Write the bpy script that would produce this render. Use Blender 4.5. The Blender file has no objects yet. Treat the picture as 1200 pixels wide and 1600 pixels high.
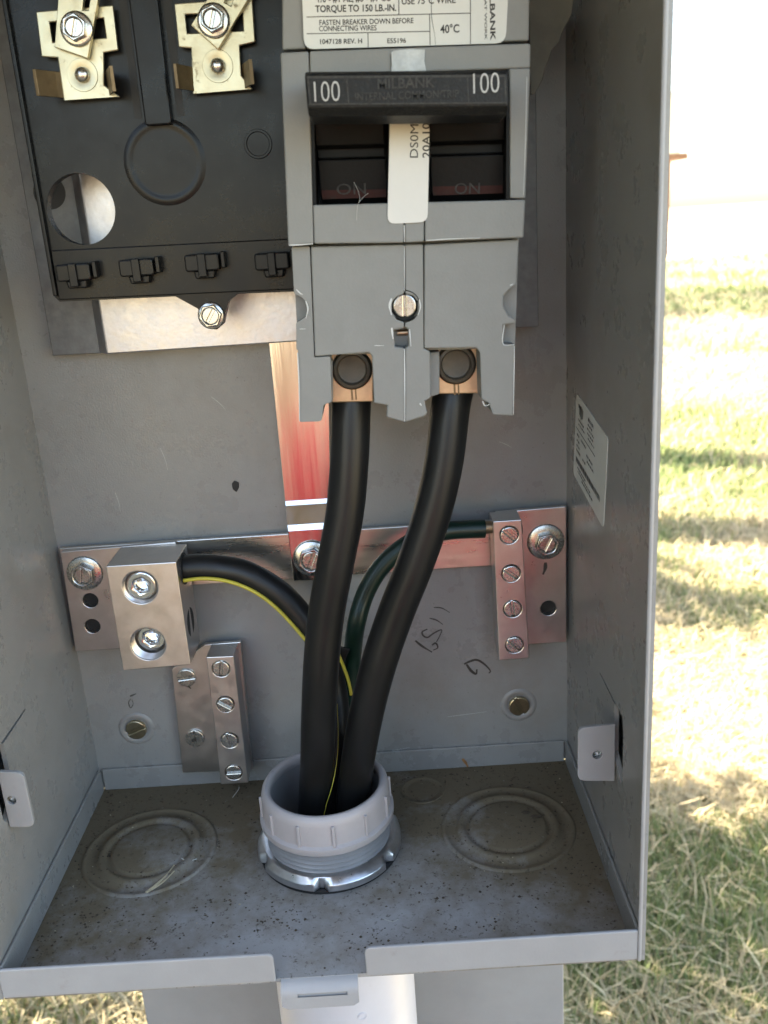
import bpy, bmesh, math, random
import numpy as np
from mathutils import Vector, Matrix, Euler
random.seed(7)
rng = np.random.default_rng(11)
S = bpy.context.scene
COL = S.collection
R = math.radians
PI = math.pi

# ------------------------------------------------------------------ camera
cam_d = bpy.data.cameras.new('camera')
cam = bpy.data.objects.new('camera', cam_d)
COL.objects.link(cam)
cam.location = (0.13103, -0.22465, 0.22263)
cam.rotation_euler = Euler((1.261545, 0.064053, -0.013691), 'XYZ')
cam_d.sensor_fit = 'VERTICAL'
cam_d.sensor_height = 24.0
cam_d.lens = 1402.42 / 1600 * 24.0
cam_d.clip_start = 0.01
cam_d.clip_end = 2000
cam_d.dof.use_dof = True
cam_d.dof.focus_distance = 0.31
cam_d.dof.aperture_fstop = 15.0
S.camera = cam

# ------------------------------------------------------------------ light
SUN_EL = R(43)
SUN_TO = Vector((-0.955, 0.297, 0)).normalized()          # horizontal direction towards the sun
w = bpy.data.worlds.new('World')
S.world = w
w.use_nodes = True
nt = w.node_tree
bg = nt.nodes['Background']
sky = nt.nodes.new('ShaderNodeTexSky')
sky.sky_type = 'NISHITA'
sky.sun_disc = False
sky.sun_elevation = SUN_EL
sky.sun_rotation = math.atan2(SUN_TO.x, SUN_TO.y)
sky.air_density = 1.0
sky.dust_density = 2.2
sky.ozone_density = 0.4
nt.links.new(sky.outputs[0], bg.inputs[0])
bg.inputs[1].default_value = 0.11
sd = bpy.data.lights.new('sun', 'SUN')
sd.energy = 5.0
sd.angle = R(0.53)
sd.color = (1.0, 0.95, 0.86)
sun = bpy.data.objects.new('sun', sd)
COL.objects.link(sun)
to_sun = Vector((SUN_TO.x * math.cos(SUN_EL), SUN_TO.y * math.cos(SUN_EL), math.sin(SUN_EL)))
sun.rotation_euler = to_sun.to_track_quat('Z', 'Y').to_euler()
sun.location = to_sun * 8
S.view_settings.view_transform = 'Standard'
S.view_settings.look = 'None'
S.view_settings.exposure = 3.25
S.view_settings.gamma = 1.0
S.view_settings.use_curve_mapping = False
try:                                                        # phone white balance, set for open shade
    S.view_settings.use_white_balance = True
    S.view_settings.white_balance_temperature = 7250
    S.view_settings.white_balance_tint = 8
except Exception:
    pass
S.cycles.max_bounces = 10
S.cycles.diffuse_bounces = 6
S.cycles.glossy_bounces = 5
S.cycles.transparent_max_bounces = 6
S.cycles.caustics_reflective = False
S.cycles.use_denoising = True

# ------------------------------------------------------------------ material helpers
def mat(name, col, rough=0.5, metal=0.0, spec=0.5, var=0.0, vscale=40, bump=0.0, bscale=900, col2=None,
        mix=None, rough_var=0.0, coat=0.0, stretch=None, aniso=0.0):
    """Principled with noise colour variation, optional second colour, fine bump."""
    m = bpy.data.materials.new(name)
    m.use_nodes = True
    t = m.node_tree
    b = t.nodes['Principled BSDF']
    b.inputs['Roughness'].default_value = rough
    b.inputs['Metallic'].default_value = metal
    b.inputs['Specular IOR Level'].default_value = spec
    b.inputs['Coat Weight'].default_value = coat
    if aniso:
        b.inputs['Anisotropic'].default_value = aniso
    tc = t.nodes.new('ShaderNodeTexCoord')
    mp = t.nodes.new('ShaderNodeMapping')
    t.links.new(tc.outputs['Object'], mp.inputs[0])
    if stretch:
        mp.inputs['Scale'].default_value = stretch
    if var or col2:
        n = t.nodes.new('ShaderNodeTexNoise')
        n.inputs['Scale'].default_value = vscale
        n.inputs['Detail'].default_value = 6
        n.inputs['Roughness'].default_value = 0.65
        t.links.new(mp.outputs[0], n.inputs[0])
        cr = t.nodes.new('ShaderNodeValToRGB')
        lo, hi = mix if mix else (0.3, 0.7)
        cr.color_ramp.elements[0].position = lo
        cr.color_ramp.elements[1].position = hi
        c2 = col2 if col2 else tuple(min(1, c * (1 + var)) for c in col)
        c1 = col if col2 else tuple(c * (1 - var) for c in col)
        cr.color_ramp.elements[0].color = (*c1, 1)
        cr.color_ramp.elements[1].color = (*c2, 1)
        t.links.new(n.outputs[0], cr.inputs[0])
        t.links.new(cr.outputs[0], b.inputs['Base Color'])
        if rough_var:
            mr = t.nodes.new('ShaderNodeMapRange')
            mr.inputs['To Min'].default_value = max(0.03, rough - rough_var)
            mr.inputs['To Max'].default_value = min(1, rough + rough_var)
            mr.inputs['From Min'].default_value = 0.3
            mr.inputs['From Max'].default_value = 0.7
            t.links.new(n.outputs[0], mr.inputs[0])
            t.links.new(mr.outputs[0], b.inputs['Roughness'])
    else:
        b.inputs['Base Color'].default_value = (*col, 1)
    if bump:
        n2 = t.nodes.new('ShaderNodeTexNoise')
        n2.inputs['Scale'].default_value = bscale
        n2.inputs['Detail'].default_value = 3
        t.links.new(mp.outputs[0], n2.inputs[0])
        bp = t.nodes.new('ShaderNodeBump')
        bp.inputs['Strength'].default_value = bump
        bp.inputs['Distance'].default_value = 0.0004
        t.links.new(n2.outputs[0], bp.inputs['Height'])
        t.links.new(bp.outputs[0], b.inputs['Normal'])
    return m


def overlay(m, col, scale, lo, hi, strength=1.0, rough=None, stretch=None, detail=8, seed=0.0):
    """Mix a dirt / wear colour over a material's base colour with a noise mask of its own."""
    t = m.node_tree
    b = t.nodes['Principled BSDF']
    tc = t.nodes.new('ShaderNodeTexCoord')
    mp = t.nodes.new('ShaderNodeMapping')
    mp.inputs['Location'].default_value = (seed, seed * 0.7, seed * 1.3)
    if stretch:
        mp.inputs['Scale'].default_value = stretch
    t.links.new(tc.outputs['Object'], mp.inputs[0])
    n = t.nodes.new('ShaderNodeTexNoise')
    n.inputs['Scale'].default_value = scale
    n.inputs['Detail'].default_value = detail
    n.inputs['Roughness'].default_value = 0.7
    t.links.new(mp.outputs[0], n.inputs[0])
    mr = t.nodes.new('ShaderNodeMapRange')
    mr.inputs['From Min'].default_value = lo
    mr.inputs['From Max'].default_value = hi
    mr.inputs['To Max'].default_value = strength
    t.links.new(n.outputs[0], mr.inputs[0])
    mx = t.nodes.new('ShaderNodeMix')
    mx.data_type = 'RGBA'
    t.links.new(mr.outputs[0], mx.inputs[0])
    old = b.inputs['Base Color']
    if old.links:
        t.links.new(old.links[0].from_socket, mx.inputs[6])
    else:
        mx.inputs[6].default_value = old.default_value
    mx.inputs[7].default_value = (*col, 1)
    t.links.new(mx.outputs[2], b.inputs['Base Color'])
    if rough is not None:
        r = t.nodes.new('ShaderNodeMix')
        t.links.new(mr.outputs[0], r.inputs['Factor'])
        ro = b.inputs['Roughness']
        if ro.links:
            t.links.new(ro.links[0].from_socket, r.inputs['A'])
        else:
            r.inputs['A'].default_value = ro.default_value
        r.inputs['B'].default_value = rough
        t.links.new(r.outputs['Result'], b.inputs['Roughness'])
    return mr, n, mp


M = {}
M['paint'] = mat('grey_enamel', (0.280, 0.275, 0.264), 0.29, var=0.05, vscale=60, bump=0.20, bscale=1400, rough_var=0.06)
overlay(M['paint'], (0.20, 0.17, 0.125), 22, 0.50, 0.80, 0.55, 0.6, seed=3.1, detail=12)
overlay(M['paint'], (0.34, 0.335, 0.33), 60, 0.60, 0.80, 0.35, 0.5, seed=6.6, stretch=(1, 1, 0.35))
overlay(M['paint'], (0.10, 0.085, 0.065), 520, 0.66, 0.75, 0.6, 0.7, seed=9.1, detail=3)
M['paint_lip'] = mat('grey_enamel_lip', (0.34, 0.335, 0.335), 0.42, var=0.05, vscale=60, bump=0.10, bscale=1400)
overlay(M['paint_lip'], (0.20, 0.15, 0.10), 70, 0.60, 0.80, 0.55, 0.8, seed=5.0)
M['post'] = mat('weathered_post_paint', (0.29, 0.285, 0.28), 0.5, var=0.07, vscale=35, bump=0.08, bscale=900)
# floor: same enamel under settled dust and soil
M['floor'] = mat('dusty_enamel', (0.33, 0.325, 0.32), 0.45, var=0.06, vscale=50, bump=0.25, bscale=1500)
fm = M['floor']
t = fm.node_tree
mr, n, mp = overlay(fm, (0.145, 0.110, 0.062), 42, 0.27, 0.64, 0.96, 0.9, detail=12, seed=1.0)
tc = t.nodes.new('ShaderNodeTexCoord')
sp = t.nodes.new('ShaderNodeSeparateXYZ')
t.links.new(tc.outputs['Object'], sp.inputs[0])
ry = t.nodes.new('ShaderNodeMapRange')                     # dust mask rises towards the back
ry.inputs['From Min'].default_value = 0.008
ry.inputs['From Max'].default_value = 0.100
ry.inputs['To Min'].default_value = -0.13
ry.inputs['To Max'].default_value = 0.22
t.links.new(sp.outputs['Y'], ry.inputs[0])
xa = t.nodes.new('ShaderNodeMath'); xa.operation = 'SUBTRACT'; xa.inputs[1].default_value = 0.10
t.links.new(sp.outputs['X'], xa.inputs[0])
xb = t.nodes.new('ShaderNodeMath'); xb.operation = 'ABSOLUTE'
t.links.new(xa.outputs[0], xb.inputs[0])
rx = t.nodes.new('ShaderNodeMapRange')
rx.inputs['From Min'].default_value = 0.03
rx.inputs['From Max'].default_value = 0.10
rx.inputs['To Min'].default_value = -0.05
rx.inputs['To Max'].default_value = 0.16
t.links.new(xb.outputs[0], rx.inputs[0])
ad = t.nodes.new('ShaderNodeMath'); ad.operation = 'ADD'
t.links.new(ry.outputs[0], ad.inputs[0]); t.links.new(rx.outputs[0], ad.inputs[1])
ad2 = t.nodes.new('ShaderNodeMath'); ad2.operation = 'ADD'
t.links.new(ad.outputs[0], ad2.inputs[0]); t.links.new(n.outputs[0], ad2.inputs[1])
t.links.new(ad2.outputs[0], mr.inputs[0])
overlay(fm, (0.06, 0.042, 0.025), 560, 0.57, 0.68, 0.8, 0.95, detail=5, seed=2.2)
overlay(fm, (0.40, 0.39, 0.36), 330, 0.68, 0.76, 0.6, 0.9, detail=4, seed=7.2)

M['zinc'] = mat('galvanised_steel', (0.54, 0.53, 0.55), 0.38, 1.0, var=0.16, vscale=240, bump=0.12, bscale=600, rough_var=0.08)
overlay(M['zinc'], (0.36, 0.31, 0.22), 38, 0.55, 0.8, 0.5, seed=4.0)
M['zinc_dull'] = mat('dark_dull_zinc', (0.15, 0.15, 0.15), 0.5, 0.5, var=0.2, vscale=240, bump=0.12, bscale=600)  # darker, less metallic zinc for the flange and the channel end
M['plate'] = mat('dull_aluminium_bar', (0.63, 0.60, 0.58), 0.33, 1.0, var=0.08, vscale=120, bump=0.06, bscale=1800, rough_var=0.07)
overlay(M['plate'], (0.30, 0.24, 0.20), 60, 0.62, 0.82, 0.5, 0.6, seed=2.0)
M['lug'] = mat('plated_lug', (0.66, 0.62, 0.59), 0.36, 1.0, var=0.08, vscale=200, bump=0.05, bscale=1600, rough_var=0.06)
overlay(M['lug'], (0.23, 0.19, 0.13), 90, 0.66, 0.80, 0.5, 0.7, seed=6.0)
M['strap'] = mat('brushed_aluminium_strap', (0.78, 0.765, 0.755), 0.17, 1.0, var=0.05, vscale=300, bump=0.05, bscale=700,
                 stretch=(1, 1, 0.04), rough_var=0.04)
M['bar'] = mat('worn_aluminium_bar', (0.66, 0.62, 0.58), 0.30, 1.0, var=0.10, vscale=160, bump=0.06, bscale=900, stretch=(0.1, 1, 1), rough_var=0.07)
overlay(M['bar'], (0.34, 0.28, 0.22), 45, 0.58, 0.80, 0.5, 0.5, seed=3.3)
M['bolt'] = mat('bright_zinc_bolt', (0.60, 0.59, 0.56), 0.27, 1.0, var=0.12, vscale=500, rough_var=0.05)
overlay(M['bolt'], (0.20, 0.17, 0.11), 380, 0.60, 0.75, 0.5, 0.6, seed=2.7)
M['setscrew'] = mat('chromed_set_screw', (0.70, 0.70, 0.70), 0.13, 1.0)
M['brass'] = mat('yellow_zinc_screw', (0.46, 0.41, 0.29), 0.3, 1.0, var=0.15, vscale=500)
M['jaw'] = mat('tin_plated_jaw', (0.56, 0.52, 0.38), 0.42, 1.0, var=0.12, vscale=160, bump=0.10, bscale=900, rough_var=0.10)
overlay(M['jaw'], (0.16, 0.12, 0.07), 260, 0.60, 0.72, 0.7, 0.75, seed=8.0)
overlay(M['jaw'], (0.32, 0.25, 0.14), 55, 0.52, 0.75, 0.6, 0.6, seed=1.3)
M['tarnish'] = mat('tarnished_jaw_wing', (0.20, 0.145, 0.085), 0.5, 0.9, var=0.25, vscale=200)
M['copper'] = mat('copper_lug', (0.55, 0.40, 0.27), 0.42, 1.0, var=0.12, vscale=220, bump=0.05)
M['black'] = mat('black_bakelite', (0.006, 0.006, 0.0065), 0.30, spec=0.26, var=0.25, vscale=70, bump=0.06, bscale=1500, rough_var=0.08)
overlay(M['black'], (0.10, 0.10, 0.105), 600, 0.64, 0.76, 0.35, 0.8, seed=3.0, detail=4)
M['handle'] = mat('black_handle', (0.009, 0.009, 0.009), 0.5, spec=0.3, var=0.2, vscale=200, bump=0.5, bscale=1500)
overlay(M['handle'], (0.085, 0.08, 0.07), 700, 0.56, 0.72, 0.45, 0.85, seed=4.4, detail=5)
M['rocker'] = mat('black_rocker', (0.004, 0.004, 0.004), 0.5, spec=0.18, var=0.2, vscale=200, bump=0.2, bscale=900)
M['handle_relief'] = mat('lit_raised_print', (0.042, 0.040, 0.037), 0.8, var=0.6, vscale=900)  # lighter grey painted in for light catching the raised border and letters
M['worn_print'] = mat('worn_raised_print', (0.030, 0.028, 0.025), 0.8, var=0.7, vscale=700)
M['handle_red'] = mat('dark_red_band', (0.030, 0.005, 0.004), 0.5, spec=0.2, var=0.2, vscale=200, bump=0.1)
overlay(M['handle_red'], (0.03, 0.025, 0.02), 180, 0.5, 0.7, 0.8, 0.8, seed=4.4)
M['case'] = mat('grey_breaker_case', (0.24, 0.238, 0.226), 0.55, var=0.06, vscale=90, bump=0.16, bscale=1300, rough_var=0.05)
overlay(M['case'], (0.34, 0.34, 0.33), 45, 0.60, 0.84, 0.4, 0.7, seed=5.5, stretch=(1, 1, 0.5))
overlay(M['case'], (0.42, 0.42, 0.40), 520, 0.72, 0.80, 0.5, 0.8, seed=1.5)
M['scuff'] = mat('scuffed_edge', (0.62, 0.62, 0.60), 0.7)
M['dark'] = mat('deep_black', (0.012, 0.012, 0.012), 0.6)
M['gunmetal'] = mat('oxidised_screw', (0.075, 0.060, 0.043), 0.5, 0.25, var=0.2, vscale=300)
M['rubber'] = mat('black_cable_jacket', (0.009, 0.009, 0.009), 0.40, spec=0.38, var=0.2, vscale=120, bump=0.22, bscale=300,
                  stretch=(1, 1, 0.22), rough_var=0.06)
overlay(M['rubber'], (0.10, 0.10, 0.10), 900, 0.70, 0.78, 0.5, 0.8, seed=3.7, detail=3)
M['green'] = mat('dark_green_insulation', (0.006, 0.024, 0.017), 0.36, var=0.2, vscale=150)
M['yellow'] = mat('yellow_stripe', (0.52, 0.44, 0.05), 0.4, var=0.1, vscale=300)
M['pvc'] = mat('grey_pvc_bushing', (0.37, 0.345, 0.345), 0.40, var=0.05, vscale=100, bump=0.06, bscale=800, rough_var=0.05)
overlay(M['pvc'], (0.18, 0.15, 0.12), 140, 0.62, 0.82, 0.5, 0.8, seed=8.3)
M['nut'] = mat('bright_locknut', (0.66, 0.67, 0.69), 0.32, 1.0, var=0.12, vscale=260, bump=0.06, bscale=900, rough_var=0.06)
M['thread'] = mat('grey_thread', (0.32, 0.32, 0.325), 0.35, 0.3, var=0.08, vscale=100)
M['pvc_pipe'] = mat('pale_pvc_conduit', (0.56, 0.555, 0.60), 0.30, var=0.04, vscale=60, bump=0.04, bscale=600)
overlay(M['pvc_pipe'], (0.30, 0.26, 0.22), 120, 0.66, 0.85, 0.4, 0.7, seed=2.3)
M['label'] = mat('white_label', (0.70, 0.695, 0.65), 0.45, var=0.04, vscale=70, bump=0.04, bscale=700)
M['sticker'] = mat('white_sticker', (0.70, 0.68, 0.64), 0.35, var=0.03, vscale=80)
M['film'] = mat('wrinkled_clear_film', (0.52, 0.52, 0.50), 0.25, var=0.25, vscale=170, bump=1.0, bscale=220)
M['ink'] = mat('black_ink', (0.035, 0.033, 0.032), 0.6)
M['white_ink'] = mat('white_ink', (0.50, 0.49, 0.47), 0.6)
M['marker'] = mat('faded_marker', (0.040, 0.036, 0.030), 0.55, var=0.35, vscale=240)
M['rust'] = mat('rust_stain', (0.32, 0.15, 0.05), 0.8, var=0.4, vscale=400)
M['tape'] = mat('grey_torn_sheet', (0.15, 0.145, 0.12), 0.7, var=0.2, vscale=90, bump=0.5, bscale=250)
M['soil_bit'] = mat('soil_crumbs', (0.075, 0.055, 0.035), 0.95, var=0.5, vscale=300)
M['straw'] = mat('dry_straw', (0.42, 0.35, 0.23), 0.7, var=0.2, vscale=300)
M['cobweb'] = mat('pale_lint', (0.45, 0.44, 0.40), 0.8)
M['wood'] = mat('brown_deck_wood', (0.20, 0.10, 0.05), 0.7, var=0.2, vscale=8)
M['cream'] = mat('cream_painted_wood', (0.72, 0.66, 0.50), 0.6, var=0.06, vscale=4)
M['gravel'] = mat('pale_gravel', (0.55, 0.52, 0.46), 0.95, var=0.15, vscale=6, bump=0.3, bscale=30)
M['soil'] = mat('thatch_soil', (0.17, 0.125, 0.075), 0.95, col2=(0.30, 0.25, 0.14), vscale=9, bump=0.6, bscale=60)
M['bark'] = mat('grey_brown_bark', (0.12, 0.085, 0.06), 0.9, var=0.35, vscale=9, stretch=(1, 1, 0.2), bump=0.8, bscale=30)
M['shirt'] = mat('red_cotton', (0.66, 0.022, 0.045), 0.8, var=0.08, vscale=30)
M['jeans'] = mat('blue_denim', (0.08, 0.11, 0.19), 0.85, var=0.15, vscale=40)
M['skin'] = mat('skin', (0.50, 0.30, 0.22), 0.5, var=0.05, vscale=40)
M['hair'] = mat('brown_hair', (0.05, 0.03, 0.02), 0.6)
M['shoe'] = mat('dark_shoe', (0.05, 0.045, 0.04), 0.6)


def leaf_mat(name, a, b):
    m = bpy.data.materials.new(name)
    m.use_nodes = True
    t = m.node_tree
    pr = t.nodes['Principled BSDF']
    pr.inputs['Roughness'].default_value = 0.55
    at = t.nodes.new('ShaderNodeObjectInfo')
    ge = t.nodes.new('ShaderNodeTexNoise')
    ge.inputs['Scale'].default_value = 4.0
    tc = t.nodes.new('ShaderNodeTexCoord')
    t.links.new(tc.outputs['Object'], ge.inputs[0])
    cr = t.nodes.new('ShaderNodeValToRGB')
    cr.color_ramp.elements[0].position = 0.35
    cr.color_ramp.elements[1].position = 0.65
    cr.color_ramp.elements[0].color = (*a, 1)
    cr.color_ramp.elements[1].color = (*b, 1)
    t.links.new(ge.outputs[0], cr.inputs[0])
    t.links.new(cr.outputs[0], pr.inputs['Base Color'])
    return m


M['leaf'] = leaf_mat('tree_leaves', (0.035, 0.07, 0.02), (0.08, 0.13, 0.03))

gm = bpy.data.materials.new('grass_blades')
gm.use_nodes = True
t = gm.node_tree
pr = t.nodes['Principled BSDF']
pr.inputs['Roughness'].default_value = 0.55
pr.inputs['Specular IOR Level'].default_value = 0.3
at = t.nodes.new('ShaderNodeAttribute')
at.attribute_name = 'tint'
t.links.new(at.outputs['Color'], pr.inputs['Base Color'])
tr = t.nodes.new('ShaderNodeBsdfTranslucent')
t.links.new(at.outputs['Color'], tr.inputs[0])
ms = t.nodes.new('ShaderNodeMixShader')
ms.inputs[0].default_value = 0.3
t.links.new(pr.outputs[0], ms.inputs[1])
t.links.new(tr.outputs[0], ms.inputs[2])
t.links.new(ms.outputs[0], t.nodes['Material Output'].inputs[0])
M['grass'] = gm

# ------------------------------------------------------------------ object helpers (all lengths in millimetres)
K = 0.001


def tag(o, label=None, cat=None, group=None, kind=None):
    if label: o['label'] = label
    if cat: o['category'] = cat
    if group: o['group'] = group
    if kind: o['kind'] = kind
    return o


def thing(name, label, cat, loc=(0, 0, 0), group=None):
    o = bpy.data.objects.new(name, None)
    o.empty_display_size = 0.02
    COL.objects.link(o)
    o.location = (loc[0] * K, loc[1] * K, loc[2] * K)
    return tag(o, label, cat, group)


def obj(name, bm, m, parent=None, bevel=0.0, smooth=None, label=None, seg=2):
    """Link a bmesh given in mm as one mesh object."""
    bmesh.ops.remove_doubles(bm, verts=bm.verts, dist=0.0005)
    bmesh.ops.recalc_face_normals(bm, faces=bm.faces)
    bmesh.ops.scale(bm, vec=(K, K, K), verts=bm.verts)
    me = bpy.data.meshes.new(name)
    bm.to_mesh(me)
    bm.free()
    o = bpy.data.objects.new(name, me)
    COL.objects.link(o)
    for mm in (m if isinstance(m, (list, tuple)) else [m]):
        me.materials.append(mm)
    if parent is not None:
        p = parent
        off = Vector((0, 0, 0))
        while p is not None:
            off += Vector(p.location)
            p = p.parent
        me.transform(Matrix.Translation(-off))
        o.parent = parent
    if smooth is not None:
        for p in me.polygons:
            p.use_smooth = True
        try:
            me.set_sharp_from_angle(angle=R(smooth))
        except Exception:
            pass
    if bevel:
        b = o.modifiers.new('bevel', 'BEVEL')
        b.width = bevel * K
        b.segments = seg
        b.limit_method = 'ANGLE'
        b.angle_limit = R(40)
    if label:
        o['label'] = label
    return o


def alone(name, bm, m, label, cat, base=None, **kw):
    o = obj(name, bm, m, None, **kw)
    return tag(o, label, cat)


def B():
    return bmesh.new()


def loop_faces(bm, loops_a, loops_b):
    n = len(loops_a)
    for i in range(n):
        j = (i + 1) % n
        bm.faces.new((loops_a[i], loops_a[j], loops_b[j], loops_b[i]))


def prism(bm, poly, a, b, holes=(), axis='Y'):
    """Extrude a 2D outline (with optional holes) from a to b along an axis."""
    def P(q, d):
        if axis == 'Y': return (q[0], d, q[1])
        if axis == 'X': return (d, q[0], q[1])
        return (q[0], q[1], d)
    rings = [poly] + list(holes)
    caps = []
    for d in (a, b):
        caps.append([[bm.verts.new(P(q, d)) for q in r] for r in rings])
    for ra, rb in zip(caps[0], caps[1]):
        loop_faces(bm, ra, rb)
    for cap in caps:
        if len(rings) == 1:
            bm.faces.new(cap[0])
        else:
            es = []
            for r in cap:
                for i in range(len(r)):
                    e = bm.edges.get((r[i], r[(i + 1) % len(r)])) or bm.edges.new((r[i], r[(i + 1) % len(r)]))
                    es.append(e)
            bmesh.ops.triangle_fill(bm, use_beauty=True, use_dissolve=False, edges=es)
    return bm


def box(bm, x0, x1, y0, y1, z0, z1):
    return prism(bm, [(x0, z0), (x1, z0), (x1, z1), (x0, z1)], y0, y1)


def circle(cx, cy, r, n=32, a0=0.0):
    return [(cx + r * math.cos(a0 + 2 * PI * i / n), cy + r * math.sin(a0 + 2 * PI * i / n)) for i in range(n)]


def rrect(x0, z0, x1, z1, r, n=5):
    pts = []
    for cx, cz, a in ((x1 - r, z1 - r, 0), (x0 + r, z1 - r, 90), (x0 + r, z0 + r, 180), (x1 - r, z0 + r, 270)):
        for i in range(n + 1):
            t_ = R(a + 90 * i / n)
            pts.append((cx + r * math.cos(t_), cz + r * math.sin(t_)))
    return pts


def rounded(poly, r, which=None, n=4):
    """Round the corners of a 2D polygon."""
    out = []
    m_ = len(poly)
    for i in range(m_):
        p = Vector(poly[i]); a = Vector(poly[i - 1]); c = Vector(poly[(i + 1) % m_])
        if which is not None and i not in which:
            out.append(tuple(p)); continue
        u = (a - p); v = (c - p)
        d = min(r, u.length * 0.45, v.length * 0.45)
        p0 = p + u.normalized() * d; p1 = p + v.normalized() * d
        for k in range(n + 1):
            s = k / n
            q = p0 * (1 - s) ** 2 + p * 2 * s * (1 - s) + p1 * s * s
            out.append((q.x, q.y))
    return out


def lathe(bm, c, prof, axis='Y', seg=32, closed=False):
    """Revolve (radius, along-axis) points about an axis through c."""
    rows = []
    for r, d in prof:
        row = []
        if r < 1e-6:
            q = {'Y': (c[0], c[1] + d, c[2]), 'Z': (c[0], c[1], c[2] + d), 'X': (c[0] + d, c[1], c[2])}[axis]
            v = bm.verts.new(q)
            row = [v] * seg
        else:
            for i in range(seg):
                t_ = 2 * PI * i / seg
                a, b = r * math.cos(t_), r * math.sin(t_)
                q = {'Y': (c[0] + a, c[1] + d, c[2] + b), 'Z': (c[0] + a, c[1] + b, c[2] + d), 'X': (c[0] + d, c[1] + a, c[2] + b)}[axis]
                row.append(bm.verts.new(q))
        rows.append(row)
    for ra, rb in list(zip(rows, rows[1:])) + ([(rows[-1], rows[0])] if closed else []):
        for i in range(seg):
            j = (i + 1) % seg
            vs = []
            for v in (ra[i], ra[j], rb[j], rb[i]):
                if v not in vs: vs.append(v)
            if len(vs) > 2:
                try: bm.faces.new(vs)
                except ValueError: pass
    return bm


def smooth_path(pts, k=8):
    P = [Vector(p) for p in pts]
    P = [P[0] * 2 - P[1]] + P + [P[-1] * 2 - P[-2]]
    out = []
    for i in range(1, len(P) - 2):
        p0, p1, p2, p3 = P[i - 1], P[i], P[i + 1], P[i + 2]
        for s in range(k):
            t_ = s / k
            out.append(0.5 * ((2 * p1) + (p2 - p0) * t_ + (2 * p0 - 5 * p1 + 4 * p2 - p3) * t_ ** 2 + (3 * p1 - p0 - 3 * p2 + p3) * t_ ** 3))
    out.append(P[-2])
    return out


def tube(bm, pts, r, seg=16, k=8, wob=0.0, smoothed=True, cap=True):
    path = smooth_path(pts, k) if smoothed else [Vector(p) for p in pts]
    n = len(path)
    rows = []
    up = None
    for i, p in enumerate(path):
        d = (path[min(i + 1, n - 1)] - path[max(i - 1, 0)]).normalized()
        if up is None:
            up = d.orthogonal().normalized()
        up = (up - d * up.dot(d)).normalized()
        s = d.cross(up)
        rr = r(i / (n - 1)) if callable(r) else r
        row = []
        for j in range(seg):
            a = 2 * PI * j / seg
            f = rr * (1 + wob * math.sin(i * 0.7 + j * 1.9))
            row.append(bm.verts.new(p + (up * math.cos(a) + s * math.sin(a)) * f))
        rows.append(row)
    for ra, rb in zip(rows, rows[1:]):
        loop_faces(bm, ra, rb)
    if cap:
        bm.faces.new(rows[0]); bm.faces.new(rows[-1])
    return bm


def ribbon(bm, pts, width, y, k=6):
    """A flat ink stroke lying on a plane y = const (points are x, z)."""
    path = smooth_path([(p[0], y, p[1]) for p in pts], k)
    n = len(path)
    prev = None
    for i, p in enumerate(path):
        d = (path[min(i + 1, n - 1)] - path[max(i - 1, 0)]).normalized()
        s = Vector((-d.z, 0, d.x))
        t_ = i / (n - 1)
        wd = width * (0.55 + 0.45 * math.sin(PI * min(1, t_ * 1.15 + 0.1))) * 0.5
        a, b = bm.verts.new(p + s * wd), bm.verts.new(p - s * wd)
        if prev: bm.faces.new((prev[0], prev[1], b, a))
        prev = (a, b)
    return bm


_caps = {}
def lettering(bm, s, p0, u, v, bold=0.0, spacing=1.0):
    """Text whose baseline starts at p0, runs along vector u (full width) and stands v high."""
    cu = bpy.data.curves.new('lettering', 'FONT')
    cu.body = s
    cu.size = 1.0
    cu.offset = bold
    cu.space_character = spacing
    cu.resolution_u = 3
    cu.fill_mode = 'BOTH'
    o = bpy.data.objects.new('lettering', cu)
    me = bpy.data.meshes.new_from_object(o)
    co = np.array([q.co[:] for q in me.vertices])
    x0, x1 = co[:, 0].min(), co[:, 0].max()
    cap = 0.70
    u = Vector(u); v = Vector(v); p0 = Vector(p0)
    vs = [bm.verts.new(p0 + u * ((c[0] - x0) / (x1 - x0)) + v * (c[1] / cap)) for c in co]
    for p in me.polygons:
        try: bm.faces.new([vs[i] for i in p.vertices])
        except ValueError: pass
    bpy.data.objects.remove(o)
    bpy.data.curves.remove(cu)
    bpy.data.meshes.remove(me)


def text_on(bm, s, xz0, xz1, cap, y, bold=0.0, spacing=1.0):
    a = Vector((xz0[0], y, xz0[1])); b = Vector((xz1[0], y, xz1[1]))
    u = b - a
    v = Vector((-u.z, 0, u.x)).normalized() * cap
    lettering(bm, s, a, u, v, bold, spacing)


def rule(bm, a, b, wd, y):
    d = Vector((b[0] - a[0], 0, b[1] - a[1]))
    s = Vector((-d.z, 0, d.x)).normalized() * wd * 0.5
    A = Vector((a[0], y, a[1])); Bq = Vector((b[0], y, b[1]))
    bm.faces.new([bm.verts.new(q) for q in (A + s, A - s, Bq - s, Bq + s)])


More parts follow.
